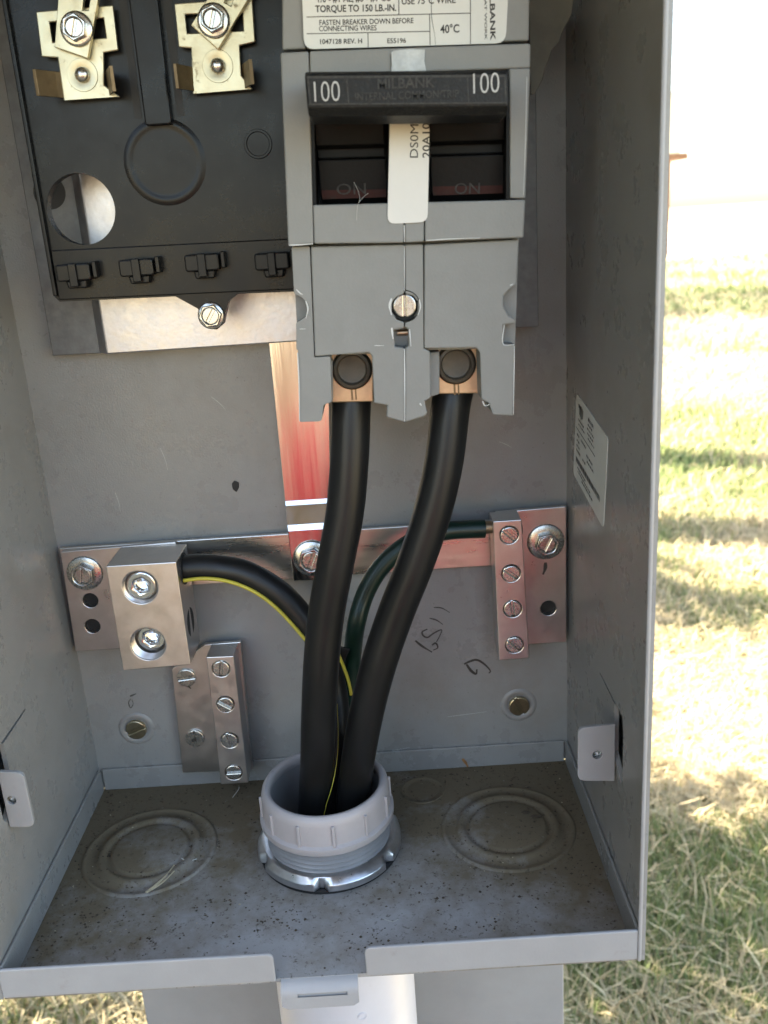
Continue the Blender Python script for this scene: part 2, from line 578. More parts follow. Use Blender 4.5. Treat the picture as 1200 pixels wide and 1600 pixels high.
def slotted(name, c, r, h, ang, parent, m, axis='Y', slot=0.28, dome=0.25):
    """Slotted screw head facing -Y: two half discs over a slot floor. c is the seat centre."""
    bm = B()
    lathe(bm, c, [(0, -h * 0.45), (r * 0.98, -h * 0.45), (r * 0.98, 0)], 'Y', 28)
    g = r * slot * 0.5
    for sgn in (1, -1):
        pts = []
        a0 = math.asin(g / r)
        for i in range(15):
            a = a0 + (PI - 2 * a0) * i / 14
            pts.append((r * math.cos(a), sgn * r * math.sin(a)))
        pts = [(c[0] + x * math.cos(ang) - z * math.sin(ang), c[2] + x * math.sin(ang) + z * math.cos(ang)) for x, z in pts]
        prism(bm, pts, c[1] - h, c[1] - h * 0.4)
    return obj(name, bm, m, parent, bevel=r * 0.10)


def hexbolt(name, c, rw, rh, h, ang, parent, m, slot=True, washer_h=1.0):
    """Hex flange bolt facing -Y with a dished, slotted head."""
    bm = B()
    lathe(bm, c, [(rw, 0), (rw, -washer_h * 0.55), (rw * 0.93, -washer_h), (rh * 0.95, -washer_h * 1.25)], 'Y', 36)
    hexp = circle(c[0], c[2], rh * 1.10, 6, ang)
    dish = circle(c[0], c[2], rh * 0.76, 24, ang)
    y0 = c[1] - washer_h - h
    prism(bm, hexp, y0, c[1] - washer_h * 0.9, [dish])
    head = obj(name, bm, m, parent, bevel=rh * 0.09, smooth=35)
    slotted('slot_face', (c[0], y0 + h * 0.75, c[2]), rh * 0.75, h * 0.5, ang + 0.9, head, m, slot=0.30 if slot else 0.02)
    return head


# ------------------------------------------------------------------ ground, far setting
GZ = -700.0
bm = B()
lathe(bm, (0, 0, GZ), [(0, 0), (1500, 0), (4000, 0), (12000, 0), (40000, 0), (400000, 0)], 'Z', 64)
for v in bm.verts:
    r_ = math.hypot(v.co.x, v.co.y)
    if 100 < r_ < 13000:
        v.co.z += 12 * math.sin(v.co.x * 0.0011) * math.sin(v.co.y * 0.0009 + 1)
tag(obj('ground', bm, M['soil'], smooth=60), kind='structure')
bm = B()
box(bm, -60000, 90000, 14500, 60000, GZ + 2, GZ + 10)
tag(obj('gravel_drive', bm, M['gravel']), kind='structure')


def terrain(x, y):
    r_ = np.hypot(x, y)
    return np.where((r_ > 0.1) & (r_ < 12.0), 0.0, 0.0) + GZ * K


# ------------------------------------------------------------------ the enclosure
D = 108.6
W = 200.0
enc = thing('meter_enclosure', 'tall open grey painted steel electrical enclosure on its post', 'electrical box', (0, 0, 0))
bm = B(); box(bm, 0, W, D, D + 1.5, 0.6, 336); obj('back_panel', bm, M['paint'], enc)
HOLE = [(23, 48), (24.5, 46), (33.8, 52), (33.8, 69.5), (54, 70.2), (54, 70.9), (24.5, 70.4), (23, 66)]
bm = B()
prism(bm, [(-0.8, -1.0), (D + 1.5, -1.0), (D + 1.5, 336), (-0.8, 336)], W, W + 1.5, [HOLE], 'X')
obj('side_wall', bm, M['paint'], enc)
bm = B()
prism(bm, [(-0.8, -1.0), (D + 1.5, -1.0), (D + 1.5, 336), (-0.8, 336)], -1.5, 0, [HOLE], 'X')
obj('side_wall', bm, M['paint'], enc)
bm = B()
prism(bm, [(-1.4, -1.2), (-0.2, -1.2), (-0.2, 336), (-1.4, 336)], W - 0.9, W + 0.35, axis='X')
obj('wall_hem', bm, M['paint_lip'], enc, bevel=0.5)
# floor pan and its upturned edges
bm = B(); box(bm, 0.2, W - 0.2, -0.3, D - 0.2, -1.4, 0.0); obj('floor_pan', bm, M['floor'], enc)
for x0, x1 in ((0.15, 1.25), (W - 1.25, W - 0.15)):
    bm = B()
    prism(bm, [(0.4, 0.05), (D - 1.6, 0.05), (D - 1.6, 10.3), (0.4, 10.5)], x0, x1, axis='X')
    obj('pan_flange', bm, M['paint'], enc, bevel=0.35)
bm = B()
prism(bm, [(1.6, 0.05), (W - 1.6, 0.05), (W - 1.6, 10.0), (1.6, 10.2)], D - 1.3, D - 0.15)
obj('pan_flange', bm, M['paint'], enc, bevel=0.35)
for poly, which in (([(0.1, -0.4), (85.9, -0.4), (85.9, 10.2), (0.1, 10.5)], (2,)),
                    ([(114.3, -0.4), (W - 0.9, -0.4), (W - 0.9, 10.6), (114.3, 10.4)], (3,))):
    bm = B()
    prism(bm, rounded(poly, 2.2, which), -1.1, 0.1)
    obj('front_lip', bm, M['paint_lip'], enc, bevel=0.4)
# the hasp: a tongue of the floor bent over the front edge
bm = B()
prof = [(1.0, -0.05), (-1.2, -0.35), (-2.8, -1.3), (-3.8, -3.0), (-3.95, -4.3), (-4.2, -7.2)]
outl = [(86.6, 0), (87.0, 1), (87.2, 2), (87.2, 3), (88.6, 4), (110.0, 4), (111.4, 3), (112.2, 2), (113.0, 1), (113.6, 0)]
nx = 14
xs = [87.4 + (111.6 - 87.4) * i / nx for i in range(nx + 1)]
rows = []
for k_, (yy, zz) in enumerate(prof + [(-4.25, -8.4)]):
    row = []
    for i, x in enumerate(xs):
        z2 = zz
        if k_ == len(prof):
            e = min(x - xs[0], xs[-1] - x)
            if e < 2.0: z2 = zz + (2.0 - e) ** 2 * 0.32
        row.append((bm.verts.new((x, yy, z2)), bm.verts.new((x, yy + 1.1, z2 - (0.9 if k_ < 3 else 0.0)))))
    rows.append(row)
skip = {(3, i) for i in range(3, 12)}
for k_ in range(len(rows) - 1):
    for i in range(nx):
        if (k_, i) in skip: continue
        for s in (0, 1):
            bm.faces.new((rows[k_][i][s], rows[k_][i + 1][s], rows[k_ + 1][i + 1][s], rows[k_ + 1][i][s]))
for k_ in range(len(rows) - 1):
    for i in (0, nx):
        bm.faces.new((rows[k_][i][0], rows[k_][i][1], rows[k_ + 1][i][1], rows[k_ + 1][i][0]))
for i in range(nx):
    bm.faces.new((rows[-1][i][0], rows[-1][i + 1][0], rows[-1][i + 1][1], rows[-1][i][1]))
hasp = obj('hasp_tongue', bm, M['paint_lip'], enc, smooth=40)
bm = B(); box(bm, 91.8, 108.6, -3.3, -2.4, -5.2, -2.2); obj('slot_backing', bm, M['paint_lip'], hasp)
# cover tab on each wall
for side in (0, 1):
    bm = B()
    if side:
        poly = [(187.2, 44.0), (199.4, 43.0), (199.4, 64.3), (187.2, 63.8)]; wh = (0, 3)
        hc = (193.6, 53.4)
    else:
        poly = [(0.5, 43.6), (8.6, 43.0), (8.6, 63.6), (0.5, 64.6)]; wh = (1, 2)
        hc = (2.9, 53.6)
    yy = 30 if side else 25
    prism(bm, rounded(poly, 2.6, wh), yy, yy + 1.4, [circle(hc[0], hc[1], 1.55, 16)])
    tb = obj('cover_tab', bm, M['paint_lip'], enc, bevel=0.3)
    bm = B(); lathe(bm, (hc[0], yy + 1.5, hc[1]), [(1.6, 0), (2.6, 0.1), (2.6, 2.2), (1.4, 2.2), (1.3, 0.2)], 'Y', 18)
    obj('threaded_insert', bm, M['bolt'], tb, smooth=35)
# box added outside each wall slot to block sunlight and darken the opening
for xw, s in ((W + 1.6, 1), (-1.6, -1)):
    bm = B()
    box(bm, min(xw, xw + s * 6), max(xw, xw + s * 6), 20, 56, 42, 74)
    for f in [f for f in bm.faces if abs(f.calc_center_median().x - xw) < 0.01]: bm.faces.remove(f)
    obj('slot_light_block', bm, M['paint'], enc)
# knockouts pressed in the floor
for cx, cy in ((30.7, 65.7), (168.5, 66.2)):
    bm = B()
    lathe(bm, (cx, cy, 0.02), [(25.6, 0), (25.3, 0.5), (24.6, 0.75), (23.9, 0.5), (23.4, 0.15), (20.0, 0.15), (19.4, 0.9), (18.6, 1.35),
                               (17.4, 1.35), (16.6, 0.9), (16.1, 0.1), (14.9, 0.1), (14.4, 0.9), (13.6, 1.15), (6, 1.2), (0, 1.2)], 'Z', 72)
    obj('knockout', bm, M['floor'], enc, smooth=60)
bm = B()
lathe(bm, (137, 93, 0.02), [(9.0, 0), (8.8, 0.35), (8.2, 0.35), (8.0, 0.05), (6, 0.05)], 'Z', 40)
obj('knockout', bm, M['floor'], enc, smooth=60)
# cover folded up above the opening, top cap
bm = B(); prism(bm, [(D + 1.5, 336), (-1, 336), (-1, 337.4), (D + 1.5, 337.4)], -1.5, W + 1.5, axis='X'); obj('top_cap', bm, M['paint'], enc)
bm = B()
prism(bm, [(-2, 337.6), (-240, 365), (-240.5, 356), (-242, 356), (-241.5, 367), (-2, 339.2)], -4, W + 4, axis='X')
obj('cover', bm, M['paint'], enc)
# post under the box
bm = B()
prism(bm, [(0.3, D + 0.2), (198.2, D + 0.2), (198.2, 170), (196.7, 170), (196.7, D + 1.8), (1.8, D + 1.8), (1.8, 170), (0.3, 170)], GZ - 60, -1.8, axis='Z')
obj('post', bm, M['post'], enc, bevel=0.8)
# two brass coloured panel screws in dimples
for c in [(19.0,28.3),(179.7,27.9)]:
    bm = B()
    lathe(bm, (c[0], D - 0.05, c[1]), [(7.6, 0), (7.0, -0.5), (6.2, -0.75), (5.4, -0.5), (4.8, -0.15), (4.6, 0)], 'Y', 36)
    obj('screw_dimple', bm, M['paint'], enc, smooth=60)
    slotted('panel_screw', (c[0], D - 0.1, c[1]), 4.3, 1.7, R(20 if c[0] < 100 else 110), enc, M['brass'])
# felt pen figures on the back panel, scratches and specks
y_ink = D - 0.06
for st, wd in (([(146.3,74.7),(149.4,74.2),(152.6,72.0)], 0.55), ([(144.3,70.1),(147.1,69.0),(149.6,66.9)], 0.60),
               ([(143.2,65.3),(141.1,64.3),(141.3,62.6),(143.1,61.6),(145.5,63.2),(148.9,64.6),(148.0,61.8),(146.6,59.3)], 0.75),
               ([(138.0,60.5),(140.8,57.7),(144.6,54.8)], 1.0), ([(144.7,58.0),(146.3,58.8),(147.0,56.7),(145.1,55.7)], 0.8),
               ([(157.5,48.4),(159.6,49.4),(162.8,50.0),(165.9,47.8),(168.2,44.7),(167.6,43.5)], 1.0), ([(158.5,48.3),(160.3,45.2),(162.3,43.6),(162.7,45.7)], 1.2),
               ([(18.4,43.5),(19.8,44.0),(21.2,44.5)], 0.7), ([(18.5,42.3),(17.4,40.6),(17.9,38.1),(19.2,39.9),(19.0,42.0)], 0.4)):
    bm = B(); ribbon(bm, st, wd, y_ink); obj('marker_stroke', bm, M['marker'], enc)

bm = B()
for pts in ([(67.3,165.9),(72.0,160.7)], [(121.9,9.4),(132.9,10.8)], [(45.6,147.7),(47.3,138.8)], [(174.3,141.5),(179.2,138.7)], [(149.8,24.4),(166.1,25.6)], [(25.9,131.3),(26.7,123.4)]):
    a_, b2 = pts
    ribbon(bm, [a_, ((a_[0] + b2[0]) / 2 + 0.4, (a_[1] + b2[1]) / 2), b2], 0.16, y_ink, 3)
tag(obj('paint_scratches', bm, M['scuff'], enc), kind='stuff')
bm = B(); ribbon(bm, [(155.0,4.4),(156.3,2.5),(157.3,0.2)], 1.3, D - 1.36); obj('rust_spot', bm, M['rust'], enc)
bm = B()
c = [(72.4,130.7)][0]
prism(bm, [(c[0] - 1.3, c[1] + 1.2), (c[0] - 0.2, c[1] + 2.4), (c[0] + 1.5, c[1] + 1.5), (c[0] + 1.2, c[1] - 0.6), (c[0] + 0.1, c[1] - 2.3), (c[0] - 1.2, c[1] - 1.0)], D - 0.5, D - 0.02)
obj('tar_speck', bm, M['dark'], enc, bevel=0.2)

# ------------------------------------------------------------------ stickers on the right wall
wl = thing('warning_label', 'white printed warning label stuck on the right inner wall', 'label', (199.8, 70, 143))
bm = B()
LP = [(90.0,161.8),(45.6,155.8),(49.9,124.6),(95.3,130.7)]
prism(bm, rounded(LP, 2.4), 199.72, 199.95, axis='X')
obj('paper', bm, M['label'], wl)
bm = B()
a, b_, c, d = [Vector(q) for q in LP]
def lab(u, v):
    q = (a * (1 - u) + b_ * u) * (1 - v) + (d * (1 - u) + c * u) * v
    return (199.66, q.x, q.y)
def lrule(u0, u1, v, th):
    bm.faces.new([bm.verts.new(lab(*q)) for q in ((u0, v - th), (u1, v - th), (u1, v + th), (u0, v + th))])
lrule(0.04, 0.68, 0.385, 0.006)
for v, segs, th in ((0.10, [(0.10, 0.16), (0.42, 0.60)], 0.02), (0.16, [(0.42, 0.56)], 0.012), (0.21, [(0.40, 0.62)], 0.010),
                    (0.26, [(0.10, 0.30), (0.42, 0.60)], 0.012), (0.31, [(0.12, 0.34), (0.44, 0.64)], 0.010),
                    (0.45, [(0.08, 0.16), (0.22, 0.40)], 0.014), (0.52, [(0.08, 0.18), (0.42, 0.62)], 0.012), (0.58, [(0.08, 0.2), (0.44, 0.66)], 0.012),
                    (0.64, [(0.08, 0.22), (0.30, 0.40)], 0.014), (0.83, [(0.14, 0.42)], 0.010), (0.87, [(0.16, 0.58)], 0.010), (0.91, [(0.30, 0.66)], 0.012)):
    for u0, u1 in segs:
        u = u0
        while u < u1:
            du = random.uniform(0.015, 0.05)
            lrule(u, min(u1, u + du), v, th)
            u += du + random.uniform(0.008, 0.016)
u = 0.08
while u < 0.86:                                              # dark broken print strip near the foot of the label
    du = random.uniform(0.006, 0.022)
    lrule(u, u + du, 0.755, 0.032)
    u += du + random.uniform(0.004, 0.012)
obj('fine_print', bm, M['ink'], wl)
bm = B()                                                     # round shield-like mark at the top corner
for i in range(5):
    u = 0.13 + 0.028 * i
    bm.faces.new([bm.verts.new(lab(*q)) for q in ((u, 0.07 + 0.01 * abs(i - 2)), (u + 0.017, 0.07 + 0.01 * abs(i - 2)), (u + 0.017, 0.22 - 0.015 * abs(i - 2)), (u, 0.22 - 0.015 * abs(i - 2)))])
obj('maker_mark', bm, M['ink'], wl)

# ------------------------------------------------------------------ galvanised bracket behind the meter base
zb = thing('mounting_bracket', 'galvanised steel mounting bracket spanning behind the black meter base', 'bracket', (60, 100, 186))
bm = B(); prism(bm, [(13.9, 185.7), (31.8, 185.4), (31.8, 330), (13.9, 330)], 101, 103)
obj('flange', bm, M['zinc_dull'], zb, bevel=0.3)
bm = B()
prism(bm, [(30.6, 103), (30.6, 101.2), (34.6, 97.0), (187.4, 97.0), (187.4, 102.6), (185.9, 102.6), (185.9, 98.5), (35.6, 98.5), (32.0, 103)], 185.4, 330, axis='Z')
obj('channel', bm, M['zinc'], zb, bevel=0.5)
for p0 in ((22.5, 240.5), (24, 280)):
    bm = B(); lathe(bm, (p0[0], 100.94, p0[1]), [(0, 0), (5.5, 0)], 'Y', 24); obj('bracket_hole', bm, M['dark'], zb)
bm = B(); box(bm, 172, 187.7, 96.4, 96.9, 185.2, 330); obj('end_skin', bm, M['zinc_dull'], zb, bevel=0.15)
bm = B(); box(bm, 176, 186.5, 103, 108, 200, 300); obj('spacer', bm, M['zinc'], zb)
bm = B(); box(bm, 14.2, 31, 103.2, 108.3, 200, 320); obj('spacer', bm, M['zinc'], zb)

# ------------------------------------------------------------------ black meter base with its two jaws
mb = thing('meter_socket', 'black moulded plastic meter base with two tin plated jaws and bolts', 'meter socket', (65, 78, 206))
bm = B()
outer = [(26.8, 330), (27.2, 207.4), (28.6, 205.8), (66.2, 205.0), (73.0, 200.6), (73.6, 196.5), (75.5, 194.0), (78.3, 193.6), (80.6, 195.3), (81.6, 198.5), (83.2, 202.5), (86.5, 204.5), (113, 203.8), (113, 330)]
slotL = [(58.8, 330.5), (58.8, 256.8), (60.6, 256.6), (60.8, 330.5)]
prism(bm, outer, 75, 79.5, [circle(40.1, 233.5, 10.75, 48)])
obj('base_plate', bm, M['black'], mb)
bm = B(); prism(bm, [(26.9, 330), (27.3, 207.6), (28.6, 207.6), (28.4, 330)], 73.2, 75.1); obj('edge_rib', bm, M['black'], mb, bevel=0.4)
bm = B()
lathe(bm, (68.4, 75.05, 245.6), [(13.0, 0), (12.4, -0.14), (11.8, -0.32), (11.2, -0.38), (10.6, -0.32), (10.1, -0.2), (9.7, -0.17), (9.3, -0.16), (8.8, -0.16), (0, -0.16)], 'Y', 64)
obj('round_boss', bm, M['black'], mb, smooth=24)
bm = B()
prism(bm, rounded([(64.4, 256.0), (72.4, 256.0), (73.6, 330), (64.6, 330)], 1.0), 72.2, 75.05)
obj('centre_rib', bm, M['black'], mb, bevel=0.5)
for x0, x1 in ((60.9, 63.2), (73.9, 76.2)):
    bm = B(); prism(bm, [(x0, 258.6), (x1, 258.4), (x1 + 0.6, 330), (x0 + 0.2, 330)], 74.9, 75.0); obj('rib_slot', bm, M['dark'], mb)
bm = B(); prism(bm, [(28.6, 206.3), (112.5, 204.6), (112.5, 220.4), (28.6, 221.8)], 74.3, 75.05); obj('lower_band', bm, M['black'], mb, bevel=0.4)
bm = B(); lathe(bm, (97.8, 75.05, 249), [(4.4, 0), (4.2, -0.6), (3.6, -0.6), (3.4, -0.1), (0, -0.1)], 'Y', 30); obj('round_boss', bm, M['black'], mb, smooth=12)
def clip(x, z):
    bm = B()
    prism(bm, rounded([(x - 5.4, z - 2.2), (x + 5.4, z - 2.2), (x + 5.4, z + 3.0), (x - 5.4, z + 3.0)], 1.0), 69.3, 74.4)
    prism(bm, [(x - 2.6, z - 4.6), (x + 3.2, z - 4.6), (x + 3.6, z - 2.0), (x - 3.2, z - 2.0)], 70.4, 74.4)
    o = obj('cover_clip', bm, M['black'], mb, bevel=0.5)
    bm = B(); box(bm, x - 1.3, x + 1.3, 68.3, 69.4, z - 4.0, z + 3.2); obj('clip_rib', bm, M['black'], o, bevel=0.35)
    bm = B(); box(bm, x + 5.9, x + 7.2, 70.0, 74.4, z - 1.6, z + 3.4); obj('clip_side', bm, M['black'], o, bevel=0.3)
for x, z in ((36.2, 214.3), (56.2, 214.5), (77.0, 214.7), (99.0, 213.7)):
    clip(x, z)
hexbolt('base_screw', (77.0, 74.9, 198.2), 4.4, 3.5, 1.6, 0.1, mb, M['bolt'], washer_h=0.6)


def jaw(poly, slot, wing_l, wing_r, pin, bolt, blade, bslot, mucky):
    bm = B()
    prism(bm, poly, 71.4, 72.8, [slot])
    j = obj('jaw', bm, M['jaw'], mb, bevel=0.3)
    for wv in (wing_l, wing_r):
        bm = B()
        (x0, x1), (z0, z1) = wv
        # wing folded back towards the viewer from the jaw's edge
        pts = [(x0, 71.6), (x1, 64.5), (x1 + (0.9 if x1 < x0 else -0.9), 64.3), (x0 + (0.4 if x1 < x0 else -0.4), 72.6)]
        vs = []
        for zz in (z0, z1):
            vs.append([bm.verts.new((q[0], q[1], zz)) for q in pts])
        loop_faces(bm, vs[0], vs[1]); bm.faces.new(vs[0]); bm.faces.new(vs[1])
        obj('jaw_wing', bm, M['tarnish'], j, bevel=0.2)
    bm = B(); lathe(bm, (pin[0], 71.35, pin[1]), [(4.6, 0), (4.5, -0.18), (2.3, -0.18), (2.15, -0.1)], 'Y', 36); obj('rivet_ring', bm, M['jaw'], j, smooth=40)
    bm = B(); lathe(bm, (pin[0], 71.3, pin[1]), [(2.1, 0), (2.1, -0.9), (1.5, -1.6), (0.7, -1.9), (0, -2.0)], 'Y', 24); obj('rivet', bm, M['bolt'], j, smooth=60)
    bm = B(); prism(bm, blade, 68.6, 70.6, [bslot]); obj('bus_blade', bm, M['jaw'], j, bevel=0.25)
    bm = B(); lathe(bm, (bolt[0], 71.3, bolt[1]), [(3.5, 0), (3.5, -0.7)], 'Y', 20); obj('bolt_spacer', bm, M['bolt'], j)
    hexbolt('jaw_bolt', (bolt[0], 68.6, bolt[1]), 4.75, 3.4, 2.4, 0.35, j, M['bolt'], washer_h=1.0)
jaw([(37.2, 288.6), (59.8, 288.9), (59.5, 277.0), (55.1, 276.6), (53.9, 268), (58.2, 264.4), (41.2, 264.4), (41.4, 276.1), (36.7, 276.7)],
    [(40.6, 280.3), (56.6, 280.5), (56.6, 285.7), (40.6, 285.6)],
    ((41.4, 35.6), (265.2, 272.3)), ((55.0, 59.0), (265.0, 271.8)), (48.0, 271.0), (49.2, 282.7),
    [(41.8, 278.4), (51.0, 274.8), (60.2, 300), (47.5, 300)], [(51.5, 287.5), (53.4, 287.4), (55.6, 294), (53.4, 294)], True)
jaw([(77.8, 288.2), (100.7, 288.4), (100.3, 276.7), (95.6, 276.0), (95.2, 268), (98.2, 264.0), (80.1, 263.8), (81.2, 276.2), (77.6, 276.7)],
    [(80.5, 280.2), (97.2, 279.9), (97.4, 284.6), (80.5, 285.2)],
    ((80.8, 76.6), (264.6, 271.2)), ((95.8, 99.6), (264.4, 271.0)), (88.5, 270.9), (89.2, 282.4),
    [(82.4, 281.7), (89.5, 274.8), (104.5, 293), (96, 300), (91, 291.5)], [(92.8, 287.0), (94.6, 286.0), (97.5, 292), (95.8, 293)], False)

# ------------------------------------------------------------------ torn sheet at the top right
bm = B()
TP = [(181.7,287.9),(196.5,287.0),(194.8,282.1),(194.2,278.4),(191.7,274.1),(190.4,271.1),(188.5,269.5),(187.5,266.8),(186.1,264.1),(185.5,261.4),(184.3,259.3),(183.0,257.6),(181.8,257.4)]
prism(bm, TP, 72, 72.8)
alone('torn_sheet', bm, M['tape'], 'torn grey sheet hanging beside the breaker in the top right corner', 'torn sheet', bevel=0.15)

# ------------------------------------------------------------------ bonding strap, cross bar, end plates
bs = thing('bonding_strap', 'upright brushed aluminium strap between the bracket and the cross bar', 'strap', (100, 106, 92))
bm = B()
prof = [(106.6, 190), (106.6, 124.0), (105.9, 122.3), (101.8, 115.8), (100.9, 113.6), (100.9, 93.0)]
halfw = [(90.9, 113.2), (90.9, 108.6), (90.95, 108.4), (91.4, 107.6), (91.6, 107.2), (91.7, 104.2)]
rows = []
for (yy, zz), (xl, xr) in zip(prof, halfw):
    rows.append([bm.verts.new((xl, yy, zz)), bm.verts.new((xr, yy, zz)), bm.verts.new((xr, yy + 1.5, zz)), bm.verts.new((xl, yy + 1.5, zz))])
for ra, rb in zip(rows, rows[1:]): loop_faces(bm, ra, rb)
bm.faces.new(rows[0]); bm.faces.new(rows[-1])
obj('strap_body', bm, M['strap'], bs, bevel=0.25)
hexbolt('strap_bolt', (99.9, 100.8, 102.1), 7.4, 4.9, 2.8, 0.25, bs, M['bolt'], washer_h=1.0)
bm = B()
prism(bm, [(2.2, 92.8), (198.6, 92.8), (198.6, 111.4), (2.2, 111.6)], 104.2, 106.2)
alone('cross_bar', bm, M['bar'], 'horizontal aluminium cross bar running behind the black cables', 'metal bar', bevel=0.3)

nl = thing('neutral_lug', 'large plated neutral lug block with two hex socket set screws', 'lug', (39, 95, 68))
bm = B()
holes = [circle(11.5, 90.0, 3.0, 24), circle(10.6, 79.0, 3.0, 24)]
prism(bm, [(3.3, 110.9), (48, 111.9), (48, 68.6), (2.0, 68.5)], 102.0, 104.1, holes)
pl = obj('end_plate', bm, M['plate'], nl, bevel=0.3)
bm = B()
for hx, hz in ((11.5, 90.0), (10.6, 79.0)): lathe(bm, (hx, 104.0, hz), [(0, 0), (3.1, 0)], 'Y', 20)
obj('hole_shade_disc', bm, M['dark'], pl)  # dark discs painted as the shade inside the plate holes
hexbolt('plate_bolt', (11.3, 102.0, 101.6), 7.1, 4.4, 3.2, 0.5, nl, M['bolt'], washer_h=0.8)
FA = [(26.5, 111.1), (52.2, 111.0), (52.2, 69.4), (26.4, 68.7)]
s1, s2 = (37.8, 102.0), (37.4, 79.0)
bm = B(); prism(bm, FA, 82.0, 92.0, [circle(*s1, 6.5, 40), circle(*s2, 6.6, 40)]); prism(bm, FA, 92.0, 101.9)
obj('lug_block', bm, M['lug'], nl, bevel=0.35)
for (sx, sz), y0 in ((s1, 83.4), (s2, 87.2)):
    bm = B()
    prism(bm, circle(sx, sz, 5.7, 40), y0, 91.9, [circle(sx, sz, 2.9, 6, 0.3)])
    ss = obj('set_screw', bm, M['setscrew'], nl, bevel=0.9, smooth=45, seg=3)
    bm = B(); lathe(bm, (sx, y0 + 3.6, sz), [(0, 0.9), (2.9, 0.0)], 'Y', 6); obj('socket_floor', bm, M['setscrew'], ss)
    bm = B()
    for q in range(5):
        lathe(bm, (sx, 82.5 + q * 1.0, sz), [(6.55, 0), (6.1, 0.35), (6.55, 0.7)], 'Y', 36)
    obj('thread', bm, M['lug'], ss, smooth=20)
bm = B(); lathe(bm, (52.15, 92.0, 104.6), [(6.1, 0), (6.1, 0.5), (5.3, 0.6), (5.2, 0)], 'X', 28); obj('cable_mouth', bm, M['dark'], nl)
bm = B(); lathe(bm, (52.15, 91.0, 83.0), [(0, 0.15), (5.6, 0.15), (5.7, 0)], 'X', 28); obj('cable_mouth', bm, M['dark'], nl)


def term_bar(root, poly, y0, y1, screws, m):
    bm = B(); prism(bm, poly, y0, y1, [circle(s[0], s[1], 3.55, 24) for s in screws]); 
    bar = obj('bar', bm, m, root, bevel=0.3)
    for (sx, sz, ang, sink) in screws:
        slotted('terminal_screw', (sx, y0 + 1.6 + sink, sz), 3.3, 2.0, ang, root, M['bolt'])
    bm = B(); prism(bm, [(poly[0][0] + 1, poly[0][1] - 1), (poly[1][0] - 1, poly[1][1] - 1), (poly[2][0] - 1, poly[2][1] + 1), (poly[3][0] + 1, poly[3][1] + 1)], y0 + 2.6, y1 - 0.5)
    obj('bar_core', bm, m, root)
    return bar
nb = thing('neutral_bar', 'short four screw terminal bar low on the back left of the bushing', 'terminal bar', (55, 104, 8))
bm = B(); prism(bm, [(38.9, 57.5), (53.5, 67.4), (68.0, 67.6), (66.4, 8.2), (36.9, 9.0)], 103.0, 105.0); obj('back_plate', bm, M['plate'], nb, bevel=0.3)
bm = B(); box(bm, 40, 62, 105.0, 108.3, 12, 56); obj('standoff', bm, M['plate'], nb)
term_bar(nb, [(56.1, 67.4), (66.8, 67.2), (66.2, 9.9), (55.0, 9.9)], 91.5, 103.0,
         [(61.3, 62.1, R(80), 0.0), (61.2, 46.5, R(145), -0.6), (60.9, 30.2, R(105), -0.4), (60.8, 15.2, R(0), 0.2)], M['plate'])
slotted('plate_screw', (44.5, 103.0, 53.7), 3.9, 1.4, R(5), nb, M['bolt'])
slotted('plate_screw', (44.4, 103.0, 25.7), 3.9, 1.4, R(90), nb, M['bolt'], slot=0.1)
for st, wd, yy in (([(43.5, 51), (44.5, 49.5), (45.5, 48.2)], 1.0, 102.95), ([(40.5, 24.6), (42.2, 24.8)], 1.5, 102.93), ([(43.0, 25.0), (45.0, 25.0)], 1.5, 101.5)):
    bm = B(); ribbon(bm, st, wd, yy); obj('marker_tick', bm, M['marker'], nb)

gb = thing('ground_bar', 'tall four screw ground bar at the right end of the cross bar', 'terminal bar', (180, 104, 58))
bm = B(); prism(bm, [(171.5, 115.4), (198.5, 116.0), (198.4, 58.8), (171.4, 58.8)], 102.0, 104.1, [circle(191.3, 74.1, 3.1, 24)])
pl = obj('end_plate', bm, M['plate'], gb, bevel=0.3)
bm = B(); lathe(bm, (191.3, 104.0, 74.1), [(0, 0), (3.2, 0)], 'Y', 20); obj('hole_shade_disc', bm, M['dark'], pl)  # dark disc in place of the shade inside this hole
hexbolt('plate_bolt', (190.5, 102.0, 102.2), 7.3, 4.3, 3.4, 0.2, gb, M['bolt'], washer_h=0.8)
bm = B(); ribbon(bm, [(190.3, 93.6), (190.2, 91.2), (189.3, 88.6)], 1.5, 101.93); obj('marker_tick', bm, M['marker'], gb)
term_bar(gb, [(168.9, 115.7), (179.6, 115.7), (181.6, 58.7), (169.8, 58.5)], 90.5, 102.0,
         [(174.8, 110.0, R(135), -0.4), (175.2, 94.6, R(142), -0.6), (175.5, 80.0, R(95), 0.2), (175.9, 64.8, R(135), 0.0)], M['plate'])
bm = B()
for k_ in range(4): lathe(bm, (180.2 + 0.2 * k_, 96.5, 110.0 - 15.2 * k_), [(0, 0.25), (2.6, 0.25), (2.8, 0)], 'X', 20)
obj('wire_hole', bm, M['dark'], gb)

# ------------------------------------------------------------------ the breaker
cb = thing('circuit_breaker', 'large grey two pole 100 amp circuit breaker with black handle', 'circuit breaker', (139, 60, 168))
YF, YL = 33.0, 36.0
